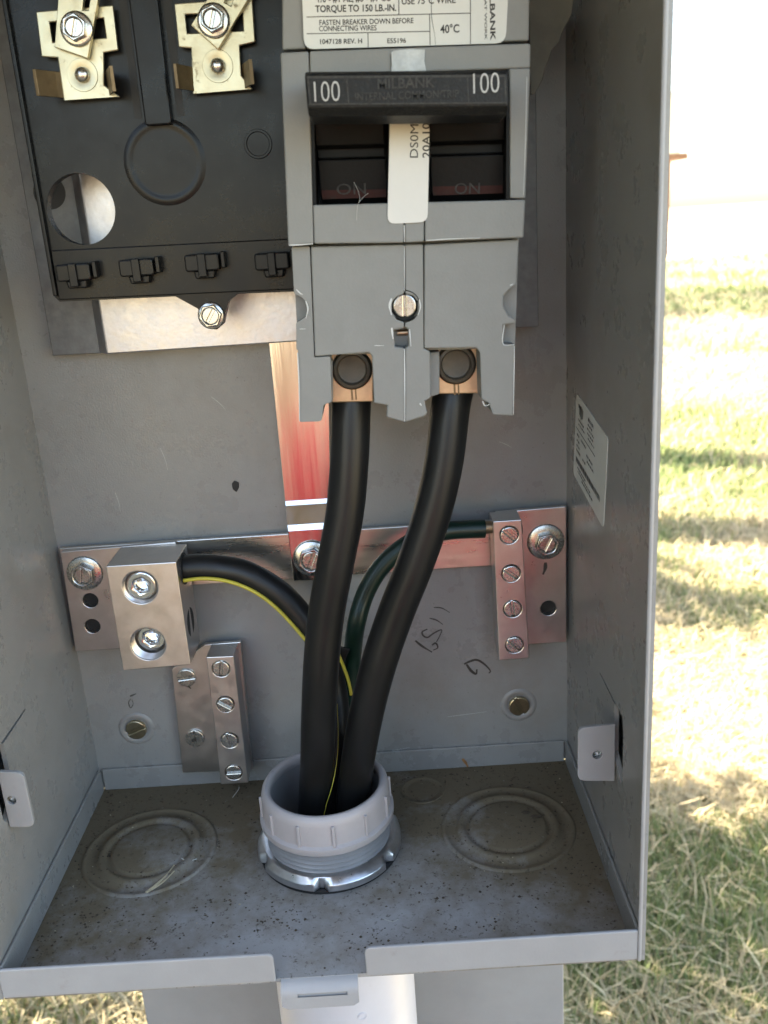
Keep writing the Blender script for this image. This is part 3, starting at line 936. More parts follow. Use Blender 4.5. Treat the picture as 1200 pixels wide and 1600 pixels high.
# upper block: frame round the handle window
def part_case(name, poly, y0, y1, rnd=None, bev=0.45):
    bm = B(); prism(bm, rounded(poly, rnd) if rnd else poly, y0, y1)
    return obj(name, bm, M['case'], cb, bevel=bev)
part_case('side_strip', [(110.5,266.8),(117.8,266.7),(114.9,219.0),(107.9,218.8)], YF, 92)
part_case('window_head', [(118.1,266.7),(175.3,265.0),(175.2,259.2),(117.6,260.8)], YF, 80)
part_case('window_stile', [(169.7,259.4),(175.2,259.2),(173.4,227.1),(169.2,227.4)], YF, 80)
part_case('window_sill', [(115.6,229.1),(140.3,228.1),(139.7,217.7),(115.1,219.0)], YF, 80)
part_case('window_sill', [(140.6,228.1),(145.8,227.9),(145.3,217.6),(140.0,217.7)], YF + 0.3, 80)
part_case('window_sill', [(146.0,227.9),(173.4,226.8),(172.7,216.9),(145.5,217.6)], YF, 80)
part_case('window_rib', [(138.4,259.4),(148.3,259.1),(146.7,228.0),(136.3,228.5)], YF + 1.2, 80)
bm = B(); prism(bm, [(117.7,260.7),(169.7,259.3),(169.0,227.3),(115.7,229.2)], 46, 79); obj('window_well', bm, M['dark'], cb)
# lower block, behind a small step
part_case('lower_strip', rounded([(108.5,218.5),(113.6,218.4),(112.2,187.9),(112.2,187.6),(116.8,187.6),(116.1,174.2),(113.6,173.6),(112.8,169.3),(112.2,168.7),(106.2,168.9),(107.6,189.9),(107.2,190.3),(107.8,197.7),(111.0,199.4),(111.5,203.0),(109.9,204.9),(108.0,205.7)], 0.6), YL + 0.5, 90)
bm = B()
prism(bm, [(113.9,218.3),(139.9,217.2),(139.1,203.8),(137.0,203.1),(135.6,201.8),(135.3,198.9),(136.6,196.9),(138.6,196.0),(138.5,194.2),(135.4,193.9),(135.6,189.1),(138.3,188.6),(137.1,166.9),(131.9,168.7),(132.3,172.3),(128.5,173.2),(128.8,187.0),(127.9,188.0),(112.4,187.9)], YL, 90)
obj('pole_cover', bm, M['case'], cb, bevel=0.4)
bm = B()
prism(bm, [(140.1,217.2),(145.2,216.9),(143.9,188.0),(145.6,187.2),(145.2,173.6),(143.4,172.7),(144.0,169.1),(143.0,168.2),(137.3,166.8),(138.5,188.6),(139.5,188.9),(139.7,194.0),(138.8,194.4),(138.9,195.8),(141.3,196.6),(142.7,198.6),(142.9,201.3),(141.7,203.0),(139.4,203.8)], YL + 0.25, 90)
obj('pole_cover', bm, M['case'], cb, bevel=0.4)
bm = B()
prism(bm, [(145.5,216.8),(171.9,216.5),(171.0,204.2),(168.9,203.1),(167.2,201.3),(167.1,198.5),(168.6,195.8),(170.6,194.5),(170.6,193.6),(166.9,193.3),(166.7,187.8),(170.2,187.6),(169.2,166.7),(163.2,167.3),(162.2,170.9),(160.0,172.2),(160.0,185.9),(159.0,187.3),(144.0,188.1)], YL, 90)
obj('pole_cover', bm, M['case'], cb, bevel=0.4)
bm = B(); prism(bm, [(108.3,218.8),(172.7,216.7),(171.0,186.7),(160.5,186.2),(144.4,186.9),(128.6,186.8),(107.3,187.9)], 41.5, 88); obj('case_core', bm, M['case'], cb)
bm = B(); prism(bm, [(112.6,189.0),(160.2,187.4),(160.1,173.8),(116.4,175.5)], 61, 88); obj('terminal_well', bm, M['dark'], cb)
# recessed cheeks beside the terminals
part_case('terminal_cheek', [(111.8,185.4),(117.0,185.8),(116.1,173.4),(112.6,172.9),(110.8,169.3)], 42, 88)
part_case('terminal_cheek', [(144.4,185.9),(148.8,186.2),(148.2,173.4),(144.5,172.5)], 42, 88)
# top of the case with its rating plate
part_case('case_top', [(113.4,297.1),(118.6,296.8),(116.9,268.2),(110.7,268.3)], 38, 90)
part_case('case_top', [(118.7,296.8),(176.5,293.3),(175.7,266.4),(117.1,268.2)], 37.6, 90)
RP = [(117.8,295.3),(171.6,293.2),(169.5,266.1),(116.5,267.9)]
bm = B(); prism(bm, rounded(RP, 2.6), 37.2, 37.55); rp = obj('rating_plate', bm, M['label'], cb)
bm = B(); yt = 37.12
def T(s, p, q, cap, bold=0.0):
    text_on(bm, s, p, q, cap, yt, bold)
T('1/0 - #1 AL, #3 - #1 CU', *[(121.1,278.6),(140.0,277.8)], 1.55, 0.02)
T('TORQUE TO 150 LB.-IN.', *[(120.2,276.4),(141.2,275.4)], 1.55, 0.022)
T('USE 75\u00b0C WIRE', *[(142.7,276.8),(156.7,276.3)], 1.55, 0.015)
T('FASTEN BREAKER DOWN BEFORE', *[(121.0,273.3),(145.5,272.3)], 1.22, 0.012)
T('CONNECTING WIRES', *[(120.8,271.9),(135.8,271.2)], 1.22, 0.012)
T('1047128 REV. H', *[(120.8,268.9),(131.8,268.4)], 1.12, 0.02)
T('E55196', *[(138.4,268.0),(143.3,267.8)], 1.12, 0.016)
T('40\u00b0C', *[(152.4,269.5),(157.4,269.4)], 1.9, 0.02)
T('MILBANK', *[(165.6,280.4),(165.5,266.9)], 1.3, 0.03)
T('ENERGY AT WORK', *[(164.3,284.5),(164.0,267.2)], 0.62, 0.012)
for pq in ([(117.8,275.4),(160.3,273.7)], [(117.5,271.5),(149.6,270.1)], [(133.5,270.8),(133.3,267.2)], [(149.8,274.1),(149.6,266.8)], [(161.1,292.6),(160.2,266.4)], [(142.9,293.7),(141.8,274.4)]):
    rule(bm, pq[0], pq[1], 0.19, yt)
ribbon(bm, [(150.7,280.3),(150.4,276.7),(150.3,273.6),(150.5,271.7),(150.9,269.3),(151.0,266.8)], 0.14, yt)
obj('lettering', bm, M['ink'], rp)
# crumpled clear film over the seam and the long sticker
bm = B()
FP = [(139.1,264.9),(139.9,265.4),(143.9,265.5),(147.9,265.1),(147.6,262.4),(148.1,259.2),(143.6,259.2),(138.7,259.3),(139.1,262.2)]
prism(bm, FP, 32.3, 32.9); obj('film_patch', bm, M['film'], cb, bevel=0.1)
bm = B()
prism(bm, rounded([(138.3,254.7),(148.7,254.4),(146.5,222.7),(135.5,222.9)], 2.2, (2, 3)), 32.6, 32.95); st = obj('serial_sticker', bm, M['sticker'], cb)
bm = B()
def V(s, p, q, cap, bold):
    text_on(bm, s, p, q, cap, 32.52, bold)
V('DS0M8', *[(144.7,239.2),(145.4,249.3)], 2.2, 0.0)
V('20A10', *[(147.9,239.0),(148.3,247.6)], 2.0, 0.012)
obj('lettering', bm, M['ink'], st)
# tie handle: a bar with a sloping underside
def loft(bm, L, Rr):
    a_ = [bm.verts.new(q) for q in L]; b2 = [bm.verts.new(q) for q in Rr]
    loop_faces(bm, a_, b2); bm.faces.new(a_); bm.faces.new(b2)
bm = B()
prof = [(10.0, 257.6), (11.5, 258.6), (30, 259.6), (34, 252.0), (24.0, 248.2), (12.5, 248.9), (10.0, 250.6)]
loft(bm, [(117.6, y, z) for y, z in prof], [(165.9, y, z - 2.6) for y, z in prof])
hd = obj('tie_handle', bm, M['handle'], cb, bevel=0.6)
# raised border and dividers on the handle front
bm = B()
yh = 9.95
for pq, wd in ((((118.0, 257.2), (165.4, 254.6)), 0.5), (((118.0, 251.3), (165.4, 248.7)), 0.3), (((127.5, 257), (127.6, 251)), 0.25), (((156.2, 255.4), (156.3, 249.4)), 0.25), (((118.3, 257), (118.4, 251.2)), 0.4), (((165.2, 254.5), (165.2, 249)), 0.4)):
    rule(bm, pq[0], pq[1], wd, yh)
bmesh.ops.solidify(bm, geom=bm.faces[:], thickness=0.22)
obj('handle_border', bm, M['handle_relief'], hd)
bm = B()
text_on(bm, '100', *[(119.5,251.7),(125.6,251.5)], 4.6, 9.82, -0.014)
obj('lettering', bm, M['white_ink'], hd)
bm = B()
text_on(bm, '100', *[(157.5,251.1),(163.7,251.0)], 4.6, 9.82, -0.014)
obj('lettering', bm, M['white_ink'], hd)
bm = B()
text_on(bm, 'MILBANK', *[(134.7,253.6),(148.4,253.2)], 2.2, 9.75, 0.02)
text_on(bm, 'INTERNAL COMMON TRIP', *[(129.2,251.4),(154.0,250.6)], 1.7, 9.75, 0.01)
bmesh.ops.solidify(bm, geom=bm.faces[:], thickness=0.2)
obj('raised_lettering', bm, M['handle_relief'], hd)
for poly in ([(117.4,261.0),(118.4,260.9),(116.5,229.3),(115.7,229.2)], [(169.0,259.4),(169.9,259.4),(169.4,227.2),(168.2,227.3)]):
    bm = B(); prism(bm, poly, 33.6, 47); obj('window_liner', bm, M['rocker'], cb)
# two rockers in the window
for xl, xr, zo, tx in ((117.6, 136.2, 0.0, [(122.1,231.5),(130.2,231.2)]), (148.4, 168.6, -1.0, [(154.8,229.6),(161.8,229.3)])):
    bm = B()
    prof = [(41.5, 262), (34.5, 252), (37.0, 244.2), (40.5, 243.6), (40.5, 241.2), (38.6, 240.6), (40.0, 231.5), (44.5, 228.6), (46, 262)]
    loft(bm, [(xl, y, z + zo) for y, z in prof], [(xr, y, z + zo - 0.7) for y, z in prof])
    rk = obj('rocker', bm, M['rocker'], cb, bevel=0.3)
    bm = B()
    loft(bm, [(xl + 0.4, 39.3, 237.0 + zo), (xl + 0.4, 40.05, 230.6 + zo), (xl + 0.4, 40.6, 230.6 + zo), (xl + 0.4, 40.0, 237.0 + zo)],
         [(xr - 0.4, 39.3, 236.4 + zo), (xr - 0.4, 40.05, 230.0 + zo), (xr - 0.4, 40.6, 230 + zo), (xr - 0.4, 40.0, 236.4 + zo)])
    obj('red_band', bm, M['handle_red'], rk)
    bm = B(); text_on(bm, 'ON', tx[0], tx[1], 2.9, 39.0, 0.0)
    for v in bm.verts: v.co.y += 0.35 + (235 - v.co.z) * 0.1
    bmesh.ops.solidify(bm, geom=bm.faces[:], thickness=0.15)
    obj('raised_lettering', bm, M['worn_print'], rk)
# assembly screw, spring clip, terminals
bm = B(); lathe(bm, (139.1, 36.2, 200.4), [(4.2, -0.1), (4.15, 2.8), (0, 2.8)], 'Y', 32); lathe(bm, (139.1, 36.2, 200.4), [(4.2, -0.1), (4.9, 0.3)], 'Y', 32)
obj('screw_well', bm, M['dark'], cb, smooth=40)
slotted('case_screw', (139.1, 38.8, 200.4), 3.25, 2.0, R(88), cb, M['bolt'], slot=0.22)
bm = B(); lathe(bm, (136.6, 41.5, 192.4), [(0, 0), (0.9, 0), (0.9, 4.2), (0, 4.2)], 'X', 14); obj('spring_clip', bm, M['copper'], cb, smooth=40)
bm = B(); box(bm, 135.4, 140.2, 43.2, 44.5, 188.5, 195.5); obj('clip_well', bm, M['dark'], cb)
for cc, lugpoly in (([(122.5,182.1)][0], [(116.5,187.2),(129.4,186.7),(128.3,171.7),(115.5,172.3)]), ([(153.7,181.6)][0], [(148.5,186.4),(161.4,186.0),(160.8,172.1),(148.1,172.7)])):
    bm = B(); prism(bm, lugpoly, 46.0, 60.0); lg = obj('terminal_lug', bm, M['copper'], cb, bevel=0.4)
    cx, cz = cc
    bm = B(); lathe(bm, (cx, 45.9, cz), [(6.1, 0.2), (6.1, -0.8), (5.4, -1.9), (4.6, -2.1), (4.2, -1.5), (4.1, -0.5), (3.6, -0.35), (0, -0.35)], 'Y', 40)
    obj('lug_screw', bm, M['gunmetal'], lg, smooth=35)
    bm = B(); box(bm, cx - 0.9, cx - 0.3, 45.8, 46.05, cz - 9.4, cz - 5.9); box(bm, cx + 0.35, cx + 0.8, 45.8, 46.05, cz - 9.4, cz - 5.9)
    obj('lug_groove', bm, M['tarnish'], lg)
# pale scuffs and lint along worn edges
bm = B()
for st, wd in (([(135.5,202.8),(134.8,200.7),(135.2,198.2)], 0.7), ([(143.3,202.0),(143.5,199.8),(142.7,197.7)], 0.4), ([(135.0,194.6),(135.2,191.4)], 0.6), ([(140.1,193.9),(140.2,189.0)], 0.35),
               ([(108.8,207.0),(109.8,205.9),(110.5,205.5)], 0.35), ([(111.2,203.7),(111.6,201.4),(110.8,198.9)], 0.4), ([(169.1,204.2),(170.0,204.5)], 0.35), ([(167.2,193.4),(166.7,188.0),(170.0,187.5)], 0.3),
               ([(107.5,189.3),(107.1,180.3),(106.2,169.3)], 0.35), ([(138.3,188.4),(137.8,178.2),(137.2,167.1)], 0.35), ([(170.0,187.1),(169.3,167.0)], 0.3), ([(139.9,216.7),(139.2,204.5)], 0.25),
               ([(141.9,172.3),(142.4,171.5)], 0.5), ([(160.3,171.8),(161.0,170.3),(162.4,170.6)], 0.3), ([(129.7,189.9),(132.5,189.7)], 0.2), ([(108.7,196.0),(110.5,195.9)], 0.2)):
    ribbon(bm, st, wd, 35.88)
for st, wd in (([(140.1,222.3),(139.9,217.9)], 0.3), ([(108.2,219.1),(111.4,219.0),(114.8,219.0)], 0.35), ([(145.9,217.9),(151.9,217.9),(160.7,217.6)], 0.25), 
               ([(174.2,257.1),(173.5,240.0),(172.8,228.0)], 0.2), ):
    ribbon(bm, st, wd, 32.9)
tag(obj('scuff_marks', bm, M['scuff'], cb), kind='stuff')
for lint in ([(127.2,31.5,224.4),(127.5,31.0,226.7),(128.0,32.0,228.7),(129.5,34.0,230.3),(130.8,36.0,231.2)], [(127.6,31.5,228.0),(128.4,33.0,229.6),(128.2,36.0,231.7),(127.1,38.0,234.4)]):
    bm = B(); tube(bm, lint, 0.06, 6, 6); obj('lint_thread', bm, M['cobweb'], cb)


# ------------------------------------------------------------------ cables
bm = B()
tube(bm, [(122.6,55.0,184.0),(122.1,54.0,176.2),(121.1,52.0,168.6),(119.4,50.0,152.7),(116.7,49.0,136.2),(112.3,49.0,119.0),(107.7,50.0,100.7),(104.3,51.0,81.4),(101.3,55.0,59.5),(98.3,60.0,35.5),(95.5,63.0,16.5),(92.9,64.0,-3.7)], 6.15, 28, 10)
alone('power_cable', bm, M['rubber'], 'thick black cable under the left breaker terminal, nearest the lug block', 'cable', smooth=60)
bm = B()
tube(bm, [(155.4,55.0,182.6),(154.2,54.0,175.1),(152.1,52.0,167.3),(149.2,50.0,150.7),(144.7,49.0,134.3),(138.3,49.0,117.2),(130.7,50.0,99.1),(123.7,51.0,80.0),(117.8,55.0,58.3),(112.8,60.0,34.5),(109.4,63.0,15.5),(106.6,64.0,-4.7)], 6.15, 28, 10)
alone('power_cable', bm, M['rubber'], 'thick black cable under the right breaker terminal, curving beside the ground bar', 'cable', smooth=60)
nc = thing('neutral_cable', 'black cable with a yellow stripe curving out of the lug block', 'cable', (80, 92, 100))
NP = [(44.5,92.0,105.2),(51.7,92.0,104.7),(59.2,91.0,105.0),(66.5,90.0,104.4),(74.4,89.0,102.7),(81.8,88.0,98.7),(89.0,87.0,92.7),(95.0,86.0,84.8),(100.3,85.0,75.7),(103.8,84.0,64.3),(105.7,82.0,53.0),(105.8,77.0,43.4),(104.3,73.0,32.1),(102.0,70.0,20.1),(99.5,66.0,6.0)]
bm = B(); tube(bm, NP, lambda t_: 5.1 - 0.5 * t_, 24, 8)
obj('jacket', bm, M['rubber'], nc, smooth=60)
bm = B()
tube(bm, [(52.9,86.6,101.8),(59.9,85.4,102.6),(67.1,84.6,101.9),(74.0,84.2,99.5),(80.7,83.6,95.5),(86.7,82.8,90.0),(92.3,81.8,83.0),(97.1,80.6,76.4)], 0.75, 8, 8)
tube(bm, [(108.2,80.0,71.4),(109.9,79.6,65.6),(111.2,79.0,60.5),(112.0,78.2,54.4)], 0.65, 8, 8)
tube(bm, [(107.5,64.0,59.0),(106.9,63.0,46.4),(105.7,61.0,37.0),(103.5,57.5,29.2),(100.8,56.5,21.9),(98.4,57.0,12.8)], 0.12, 8, 8)
obj('yellow_stripe', bm, M['yellow'], nc, smooth=60)
bm = B(); prism(bm, [(108.7,72.6),(112.7,71.2),(111.0,68.1),(109.7,64.4),(107.8,67.3)], 82.5, 83.6); obj('tape_flap', bm, M['rubber'], nc, bevel=0.2)
gw = thing('ground_wire', 'dark green insulated ground wire arching to the ground bar', 'wire', (130, 92, 100))
bm = B()
tube(bm, [(166.1,94.0,111.9),(159.6,93.5,112.3),(152.3,92.5,112.6),(144.5,91.0,111.9),(137.1,89.5,109.4),(129.6,88.0,104.6),(123.8,86.5,98.7),(119.1,85.0,90.6),(115.8,83.0,81.3),(113.1,90.0,66.1),(111.3,91.0,51.8),(109.3,90.0,35.3),(107.2,84.0,18.9),(105.0,76.0,4.0)], 3.5, 20, 8)
obj('insulation', bm, M['green'], gw, smooth=60)
bm = B(); tube(bm, [(169.4,95.0,111.9),(167.4,94.5,112.2),(164.9,94.0,112.3)], 2.4, 12, 4); obj('bare_end', bm, M['copper'], gw, smooth=60)

# ------------------------------------------------------------------ conduit, nipple, locknut, bushing
CX, CY = 100.4, 62.0
cd = thing('pvc_conduit', 'pale grey plastic conduit rising in front of the post below the box', 'conduit', (CX, CY, -700))
bm = B()
lathe(bm, (CX + 0.8, CY, -740), [(0, 0), (27.4, 0), (27.4, 736.5), (24, 736.5), (24, 700)], 'Z', 64)
obj('pipe', bm, M['pvc_pipe'], cd, smooth=50)
bm = B()                                                     # faint moulded mark on the pipe
for cxm, czm in ((560, 1592),):
    q = [(108.7,35.0,-55.5)][0]
    for rr in (1.7, 1.2):
        path = [(q[0] + rr * math.cos(a), 0, q[2] + rr * math.sin(a)) for a in [2 * PI * i / 20 for i in range(21)]]
        path = [(x, CY - math.sqrt(27.4 ** 2 - (x - CX - 0.8) ** 2) - 0.05, z) for x, _, z in path]
        tube(bm, path, 0.12, 5, 1, smoothed=False)
q0 = [(87.3,36.0,-47.6),(108.1,34.8,-49.8)]
x = q0[0][0]
while x < q0[1][0]:
    h = random.uniform(0.5, 1.3)
    pts = [(x, CY - math.sqrt(27.4 ** 2 - (x - CX - 0.8) ** 2) - 0.05, q0[0][2] - (x - q0[0][0]) * 0.06 - 1.5 * math.sin((x - q0[0][0]) / 18 * PI) + dz) for dz in (0, h)]
    tube(bm, pts, 0.12, 5, 1, smoothed=False)
    x += random.uniform(0.7, 1.5)
obj('moulded_mark', bm, M['pvc_pipe'], cd)
bm = B()
prof = [(22.0, -4)]
z = 3.6
while z < 23.5:
    prof += [(21.9, z), (23.1, z + 0.8), (23.1, z + 1.0), (21.9, z + 1.75)]
    z += 1.8
prof += [(21.6, 25.4), (20.6, 25.4), (20.6, -4)]
lathe(bm, (CX, CY, 0), prof, 'Z', 72)
obj('threaded_end', bm, M['thread'], cd, smooth=20)
ln = thing('conduit_locknut', 'bright zinc locknut with lugs clamped on the dirty floor', 'locknut', (CX, CY, 0.2))
bm = B()
N = 96
tops, bots, inn_t, inn_b, mid = [], [], [], [], []
for i in range(N):
    a = 2 * PI * i / N
    f = (a * 6 / (2 * PI)) % 1.0
    ro = 27.1 if f < 0.84 else 24.9
    ro += 0.25 * math.sin(a * 3)
    ca, sa = math.cos(a + 0.55), math.sin(a + 0.55)
    lift = 0.5 if f < 0.74 else 0.0
    inn_t.append(bm.verts.new((CX + 22.9 * ca, CY + 22.9 * sa, 6.4)))
    mid.append(bm.verts.new((CX + 25.0 * ca, CY + 25.0 * sa, 6.2)))
    tops.append(bm.verts.new((CX + ro * ca, CY + ro * sa, 4.6 - lift * 0.9)))
    bots.append(bm.verts.new((CX + ro * ca, CY + ro * sa, 1.6)))
    inn_b.append(bm.verts.new((CX + 22.9 * ca, CY + 22.9 * sa, 1.4)))
for A_, B_ in ((inn_t, mid), (mid, tops), (tops, bots), (bots, inn_b), (inn_b, inn_t)):
    loop_faces(bm, A_, B_)
obj('nut', bm, M['nut'], ln, bevel=0.25, smooth=40)
bm = B(); lathe(bm, (CX, CY, 0.25), [(22.8, 0), (26.4, 0), (26.4, 1.1), (22.8, 1.1)], 'Z', 56, closed=True); obj('washer', bm, M['dark'], ln)
bu = thing('conduit_bushing', 'grey plastic ribbed bushing ring around the black cables', 'bushing', (CX, CY, 16))
bm = B()
lathe(bm, (CX, CY, 0), [(22.6, 14.6), (24.6, 14.6), (25.0, 15.3), (25.0, 17.2), (23.8, 18.0), (23.7, 25.4), (23.3, 27.4), (22.4, 28.8), (21.6, 29.1), (20.7, 28.7), (20.2, 27.6), (20.3, 25.0), (21.6, 23.0), (22.4, 20)], 'Z', 84, closed=True)
br = obj('ring', bm, M['pvc'], bu, smooth=50)
for k_ in range(12):
    a = 2 * PI * k_ / 12 + 0.16
    bm = B(); box(bm, -0.6, 0.6, -24.55, -23.2, 17.6, 26.0)
    bmesh.ops.rotate(bm, cent=(0, 0, 0), matrix=Matrix.Rotation(a, 3, 'Z'), verts=bm.verts)
    bmesh.ops.translate(bm, vec=(CX, CY, 0), verts=bm.verts)
    obj('grip_rib', bm, M['pvc'], br, bevel=0.35)

# ------------------------------------------------------------------ dirt on the floor, straw, leaf crumbs
def crumbs(n, spots, name, m, smin, smax):
    bm = B()
    for _ in range(n):
        x, y = spots()
        if not (1.8 < x < 198 and 0.6 < y < 106.6): continue
        if math.hypot(x - CX, y - CY) < 28.5: continue
        s = smin + (smax - smin) * random.random() ** 4.5
        cz = s * 0.25
        for cx_, cy_ in ((30.7, 65.7), (168.5, 66.2)):
            rr = math.hypot(x - cx_, y - cy_)
            if rr < 14: cz += 1.1
            elif 16.4 < rr < 19.4: cz += 1.2
        vs = []
        for d in ((1, 0, 0), (-1, 0, 0), (0, 1, 0), (0, -1, 0), (0, 0, 1), (0, 0, -1)):
            q = Vector(d) * s * random.uniform(0.5, 1.25)
            vs.append(bm.verts.new((x + q.x, y + q.y * random.uniform(0.5, 1.3), cz + q.z * 0.6)))
        for f in ((0, 2, 4), (2, 1, 4), (1, 3, 4), (3, 0, 4), (2, 0, 5), (1, 2, 5), (3, 1, 5), (0, 3, 5)):
            bm.faces.new([vs[i] for i in f])
    return tag(obj(name, bm, m), kind='stuff')
def spot():
    t_ = random.random()
    if t_ < 0.30: return random.uniform(2, 198), 106 - abs(random.gauss(0, 11))
    if t_ < 0.44: return (2 + abs(random.gauss(0, 9)) if random.random() < .5 else 198 - abs(random.gauss(0, 9))), random.uniform(1, 106)
    if t_ < 0.68:
        cx_, cy_ = random.choice(((30.7, 65.7), (168.5, 66.2)))
        a = random.uniform(0, 2 * PI); rr = random.choice((15.3, 15.4, 20.5, 22, 26)) + random.gauss(0, 0.8)
        return cx_ + rr * math.cos(a), cy_ + rr * math.sin(a)
    if t_ < 0.90:
        q = random.choice(((150, 14, 9), (172, 30, 10), (130, 34, 8), (62, 34, 9), (40, 20, 12), (20, 30, 8), (118, 12, 6), (160, 44, 8), (84, 24, 7)))
        return random.gauss(q[0], q[2]), random.gauss(q[1], q[2] * 0.6)
    return random.uniform(2, 198), random.uniform(2, 104)
crumbs(4200, spot, 'soil_crumbs', M['soil_bit'], 0.07, 0.70)
crumbs(260, spot, 'straw_crumbs', M['straw'], 0.10, 0.45)
bm = B()
tube(bm, [(50.6,0.0,36.2),(53.9,-0.0,38.3),(57.4,0.0,41.5),(59.9,0.0,44.4)] and [(35.0, 41.5, 0.7), (37.5, 44.6, 0.9), (40.5, 49.5, 1.0), (42.5, 54.5, 1.5)], lambda t_: 0.62 * (1 - 0.6 * t_), 6, 6)
tube(bm, [(36.5, 43.0, 0.6), (40.0, 46.5, 0.8), (43.2, 51.5, 1.3)], lambda t_: 0.45 * (1 - 0.6 * t_), 6, 6)
alone('straw_blade', bm, M['straw'], 'dry straw blade lying across the left knockout ring', 'straw', smooth=50)
bm = B()
tube(bm, [(44.5, 58.0, 1.6), (47.0, 57.0, 0.8), (50.0, 58.6, 0.4)], 0.16, 5, 6)
tube(bm, [(120, 22, 0.3), (123, 20.5, 0.3), (125, 21.5, 0.3)], 0.14, 5, 6)
tube(bm, [(58, 96, 0.3), (60, 99, 1.6), (60.5, 100, 2.5)], 0.14, 5, 6)
tag(obj('dry_fibres', bm, M['cobweb']), kind='stuff')
bm = B()
LFP = [(0, 0), (1.6, 1.0), (3.2, 0.7), (4.6, -0.4), (3.0, -1.0), (1.2, -0.9)]
prism(bm, [(177.5 + x, 69.5 + y) for x, y in LFP], 1.5, 1.9, axis='Z')
prism(bm, [(174.5 + 0.8 * x, 72.5 + y) for x, y in LFP], 1.4, 1.7, axis='Z')
alone('leaf_scrap', bm, M['soil_bit'], 'curled brown leaf scrap lying on the right knockout', 'leaf scrap')

# ------------------------------------------------------------------ lawn
def field(x, y):
    return (np.sin(x * 2.1 + 1.3 * np.sin(y * 1.7)) + np.sin(y * 2.9 + 1.9 * np.sin(x * 1.3 + 2)) + 0.8 * np.sin((x + y) * 5.1 + 1.0) + 0.6 * np.sin((x - 1.4 * y) * 8.3)) / 3.4


def blades(name, x, y, scale, dry_bias=0.0):
    far = np.clip((np.hypot(x - 0.13, y + 0.225) - 1.2) / 2.5, 0, 1)
    n = len(x)
    f = field(x, y) + rng.normal(0, 0.4, n) - 0.07 - 0.20 * far - dry_bias - 0.5 * np.exp(-((x - 0.60 - 0.06 * (y - 1.0)) / 0.09) ** 2) * (y > 0.9)  # last term: strip of pale straw painted in for a sunlit streak
    green = f > 0.05
    L = np.where(green, rng.uniform(0.03, 0.085, n), rng.uniform(0.03, 0.10, n)) * np.sqrt(scale)
    wd = np.where(green, rng.uniform(0.0016, 0.0034, n), rng.uniform(0.0010, 0.0024, n)) * scale
    az = rng.uniform(0, 2 * np.pi, n)
    lean = np.where(green, rng.uniform(0.15, 0.9, n), rng.uniform(0.9, 1.5, n))
    dx, dy = np.cos(az), np.sin(az)
    px, py = -dy, dx
    z0 = np.full(n, GZ * K) + np.where(green, 0.0, rng.uniform(0.0, 0.030, n))
    h1, h2 = np.cos(lean * 0.6), np.cos(np.minimum(lean * 1.25, 1.55))
    r1, r2 = np.sin(lean * 0.6), np.sin(np.minimum(lean * 1.25, 1.55))
    co = np.zeros((n, 5, 3), np.float32)
    for k_, (along, up, wf) in enumerate(((0, 0, 0.8), (0, 0, -0.8), (r1 * 0.5, h1 * 0.5, -1), (r1 * 0.5, h1 * 0.5, 1), (r1 * 0.5 + r2 * 0.5, h1 * 0.5 + h2 * 0.5, 0))):
        co[:, k_, 0] = x + dx * along * L + px * wf * wd * 0.5
        co[:, k_, 1] = y + dy * along * L + py * wf * wd * 0.5
        co[:, k_, 2] = z0 + up * L
    base = np.arange(n) * 5
    me = bpy.data.meshes.new(name)
    me.vertices.add(n * 5)
    me.vertices.foreach_set('co', co.ravel())
    lp = np.stack([base, base + 1, base + 2, base + 3, base + 3, base + 2, base + 4], 1).ravel()
    me.loops.add(n * 7)
    me.loops.foreach_set('vertex_index', lp.astype(np.int32))
    st = np.zeros(n * 2, np.int32)
    st[0::2] = np.arange(n) * 7
    st[1::2] = np.arange(n) * 7 + 4
    me.polygons.add(n * 2)
    me.polygons.foreach_set('loop_start', st)
    me.update(calc_edges=True)
    v = rng.uniform(0.7, 1.3, n)[:, None]
    mixg = rng.uniform(0, 1, n)[:, None]
    cg = (np.array([0.15, 0.20, 0.075]) * (1 - mixg) + np.array([0.26, 0.30, 0.12]) * mixg) * v
    cd_ = (np.array([0.58, 0.49, 0.31]) * (1 - mixg) + np.array([0.42, 0.33, 0.19]) * mixg) * v
    c = np.where(green[:, None], cg, cd_)
    col = np.ones((n, 5, 4), np.float32)
    col[:, :, :3] = c[:, None, :]
    ca = me.color_attributes.new('tint', 'FLOAT_COLOR', 'POINT')
    ca.data.foreach_set('color', col.ravel())
    me.materials.append(M['grass'])
    o = bpy.data.objects.new(name, me)
    COL.objects.link(o)
    return tag(o, kind='stuff')


def wedge(n, t0, t1, r0, r1):
    tt = rng.uniform(t0, t1, n)
    r_ = np.exp(rng.uniform(np.log(r0), np.log(r1), n))
    return 0.131 + tt * r_, -0.225 + r_, r_
x, y, r_ = wedge(150000, 0.20, 0.52, 0.72, 15)
blades('grass', x, y, np.maximum(1.0, r_ * 0.62))
x, y, r_ = wedge(70000, -0.9, 1.0, 0.6, 14)
keep = ~((x > -0.02) & (x < 0.22) & (y > 0.0) & (y < 0.19))
blades('grass', x[keep], y[keep], np.maximum(1.0, r_[keep] * 0.8))
x = rng.uniform(-0.8, 0.75, 42000); y = rng.uniform(0.35, 1.15, 42000)
keep = ~((x > -0.02) & (x < 0.22) & (y < 0.19))
blades('grass', x[keep], y[keep], np.full(keep.sum(), 0.9), 0.25)


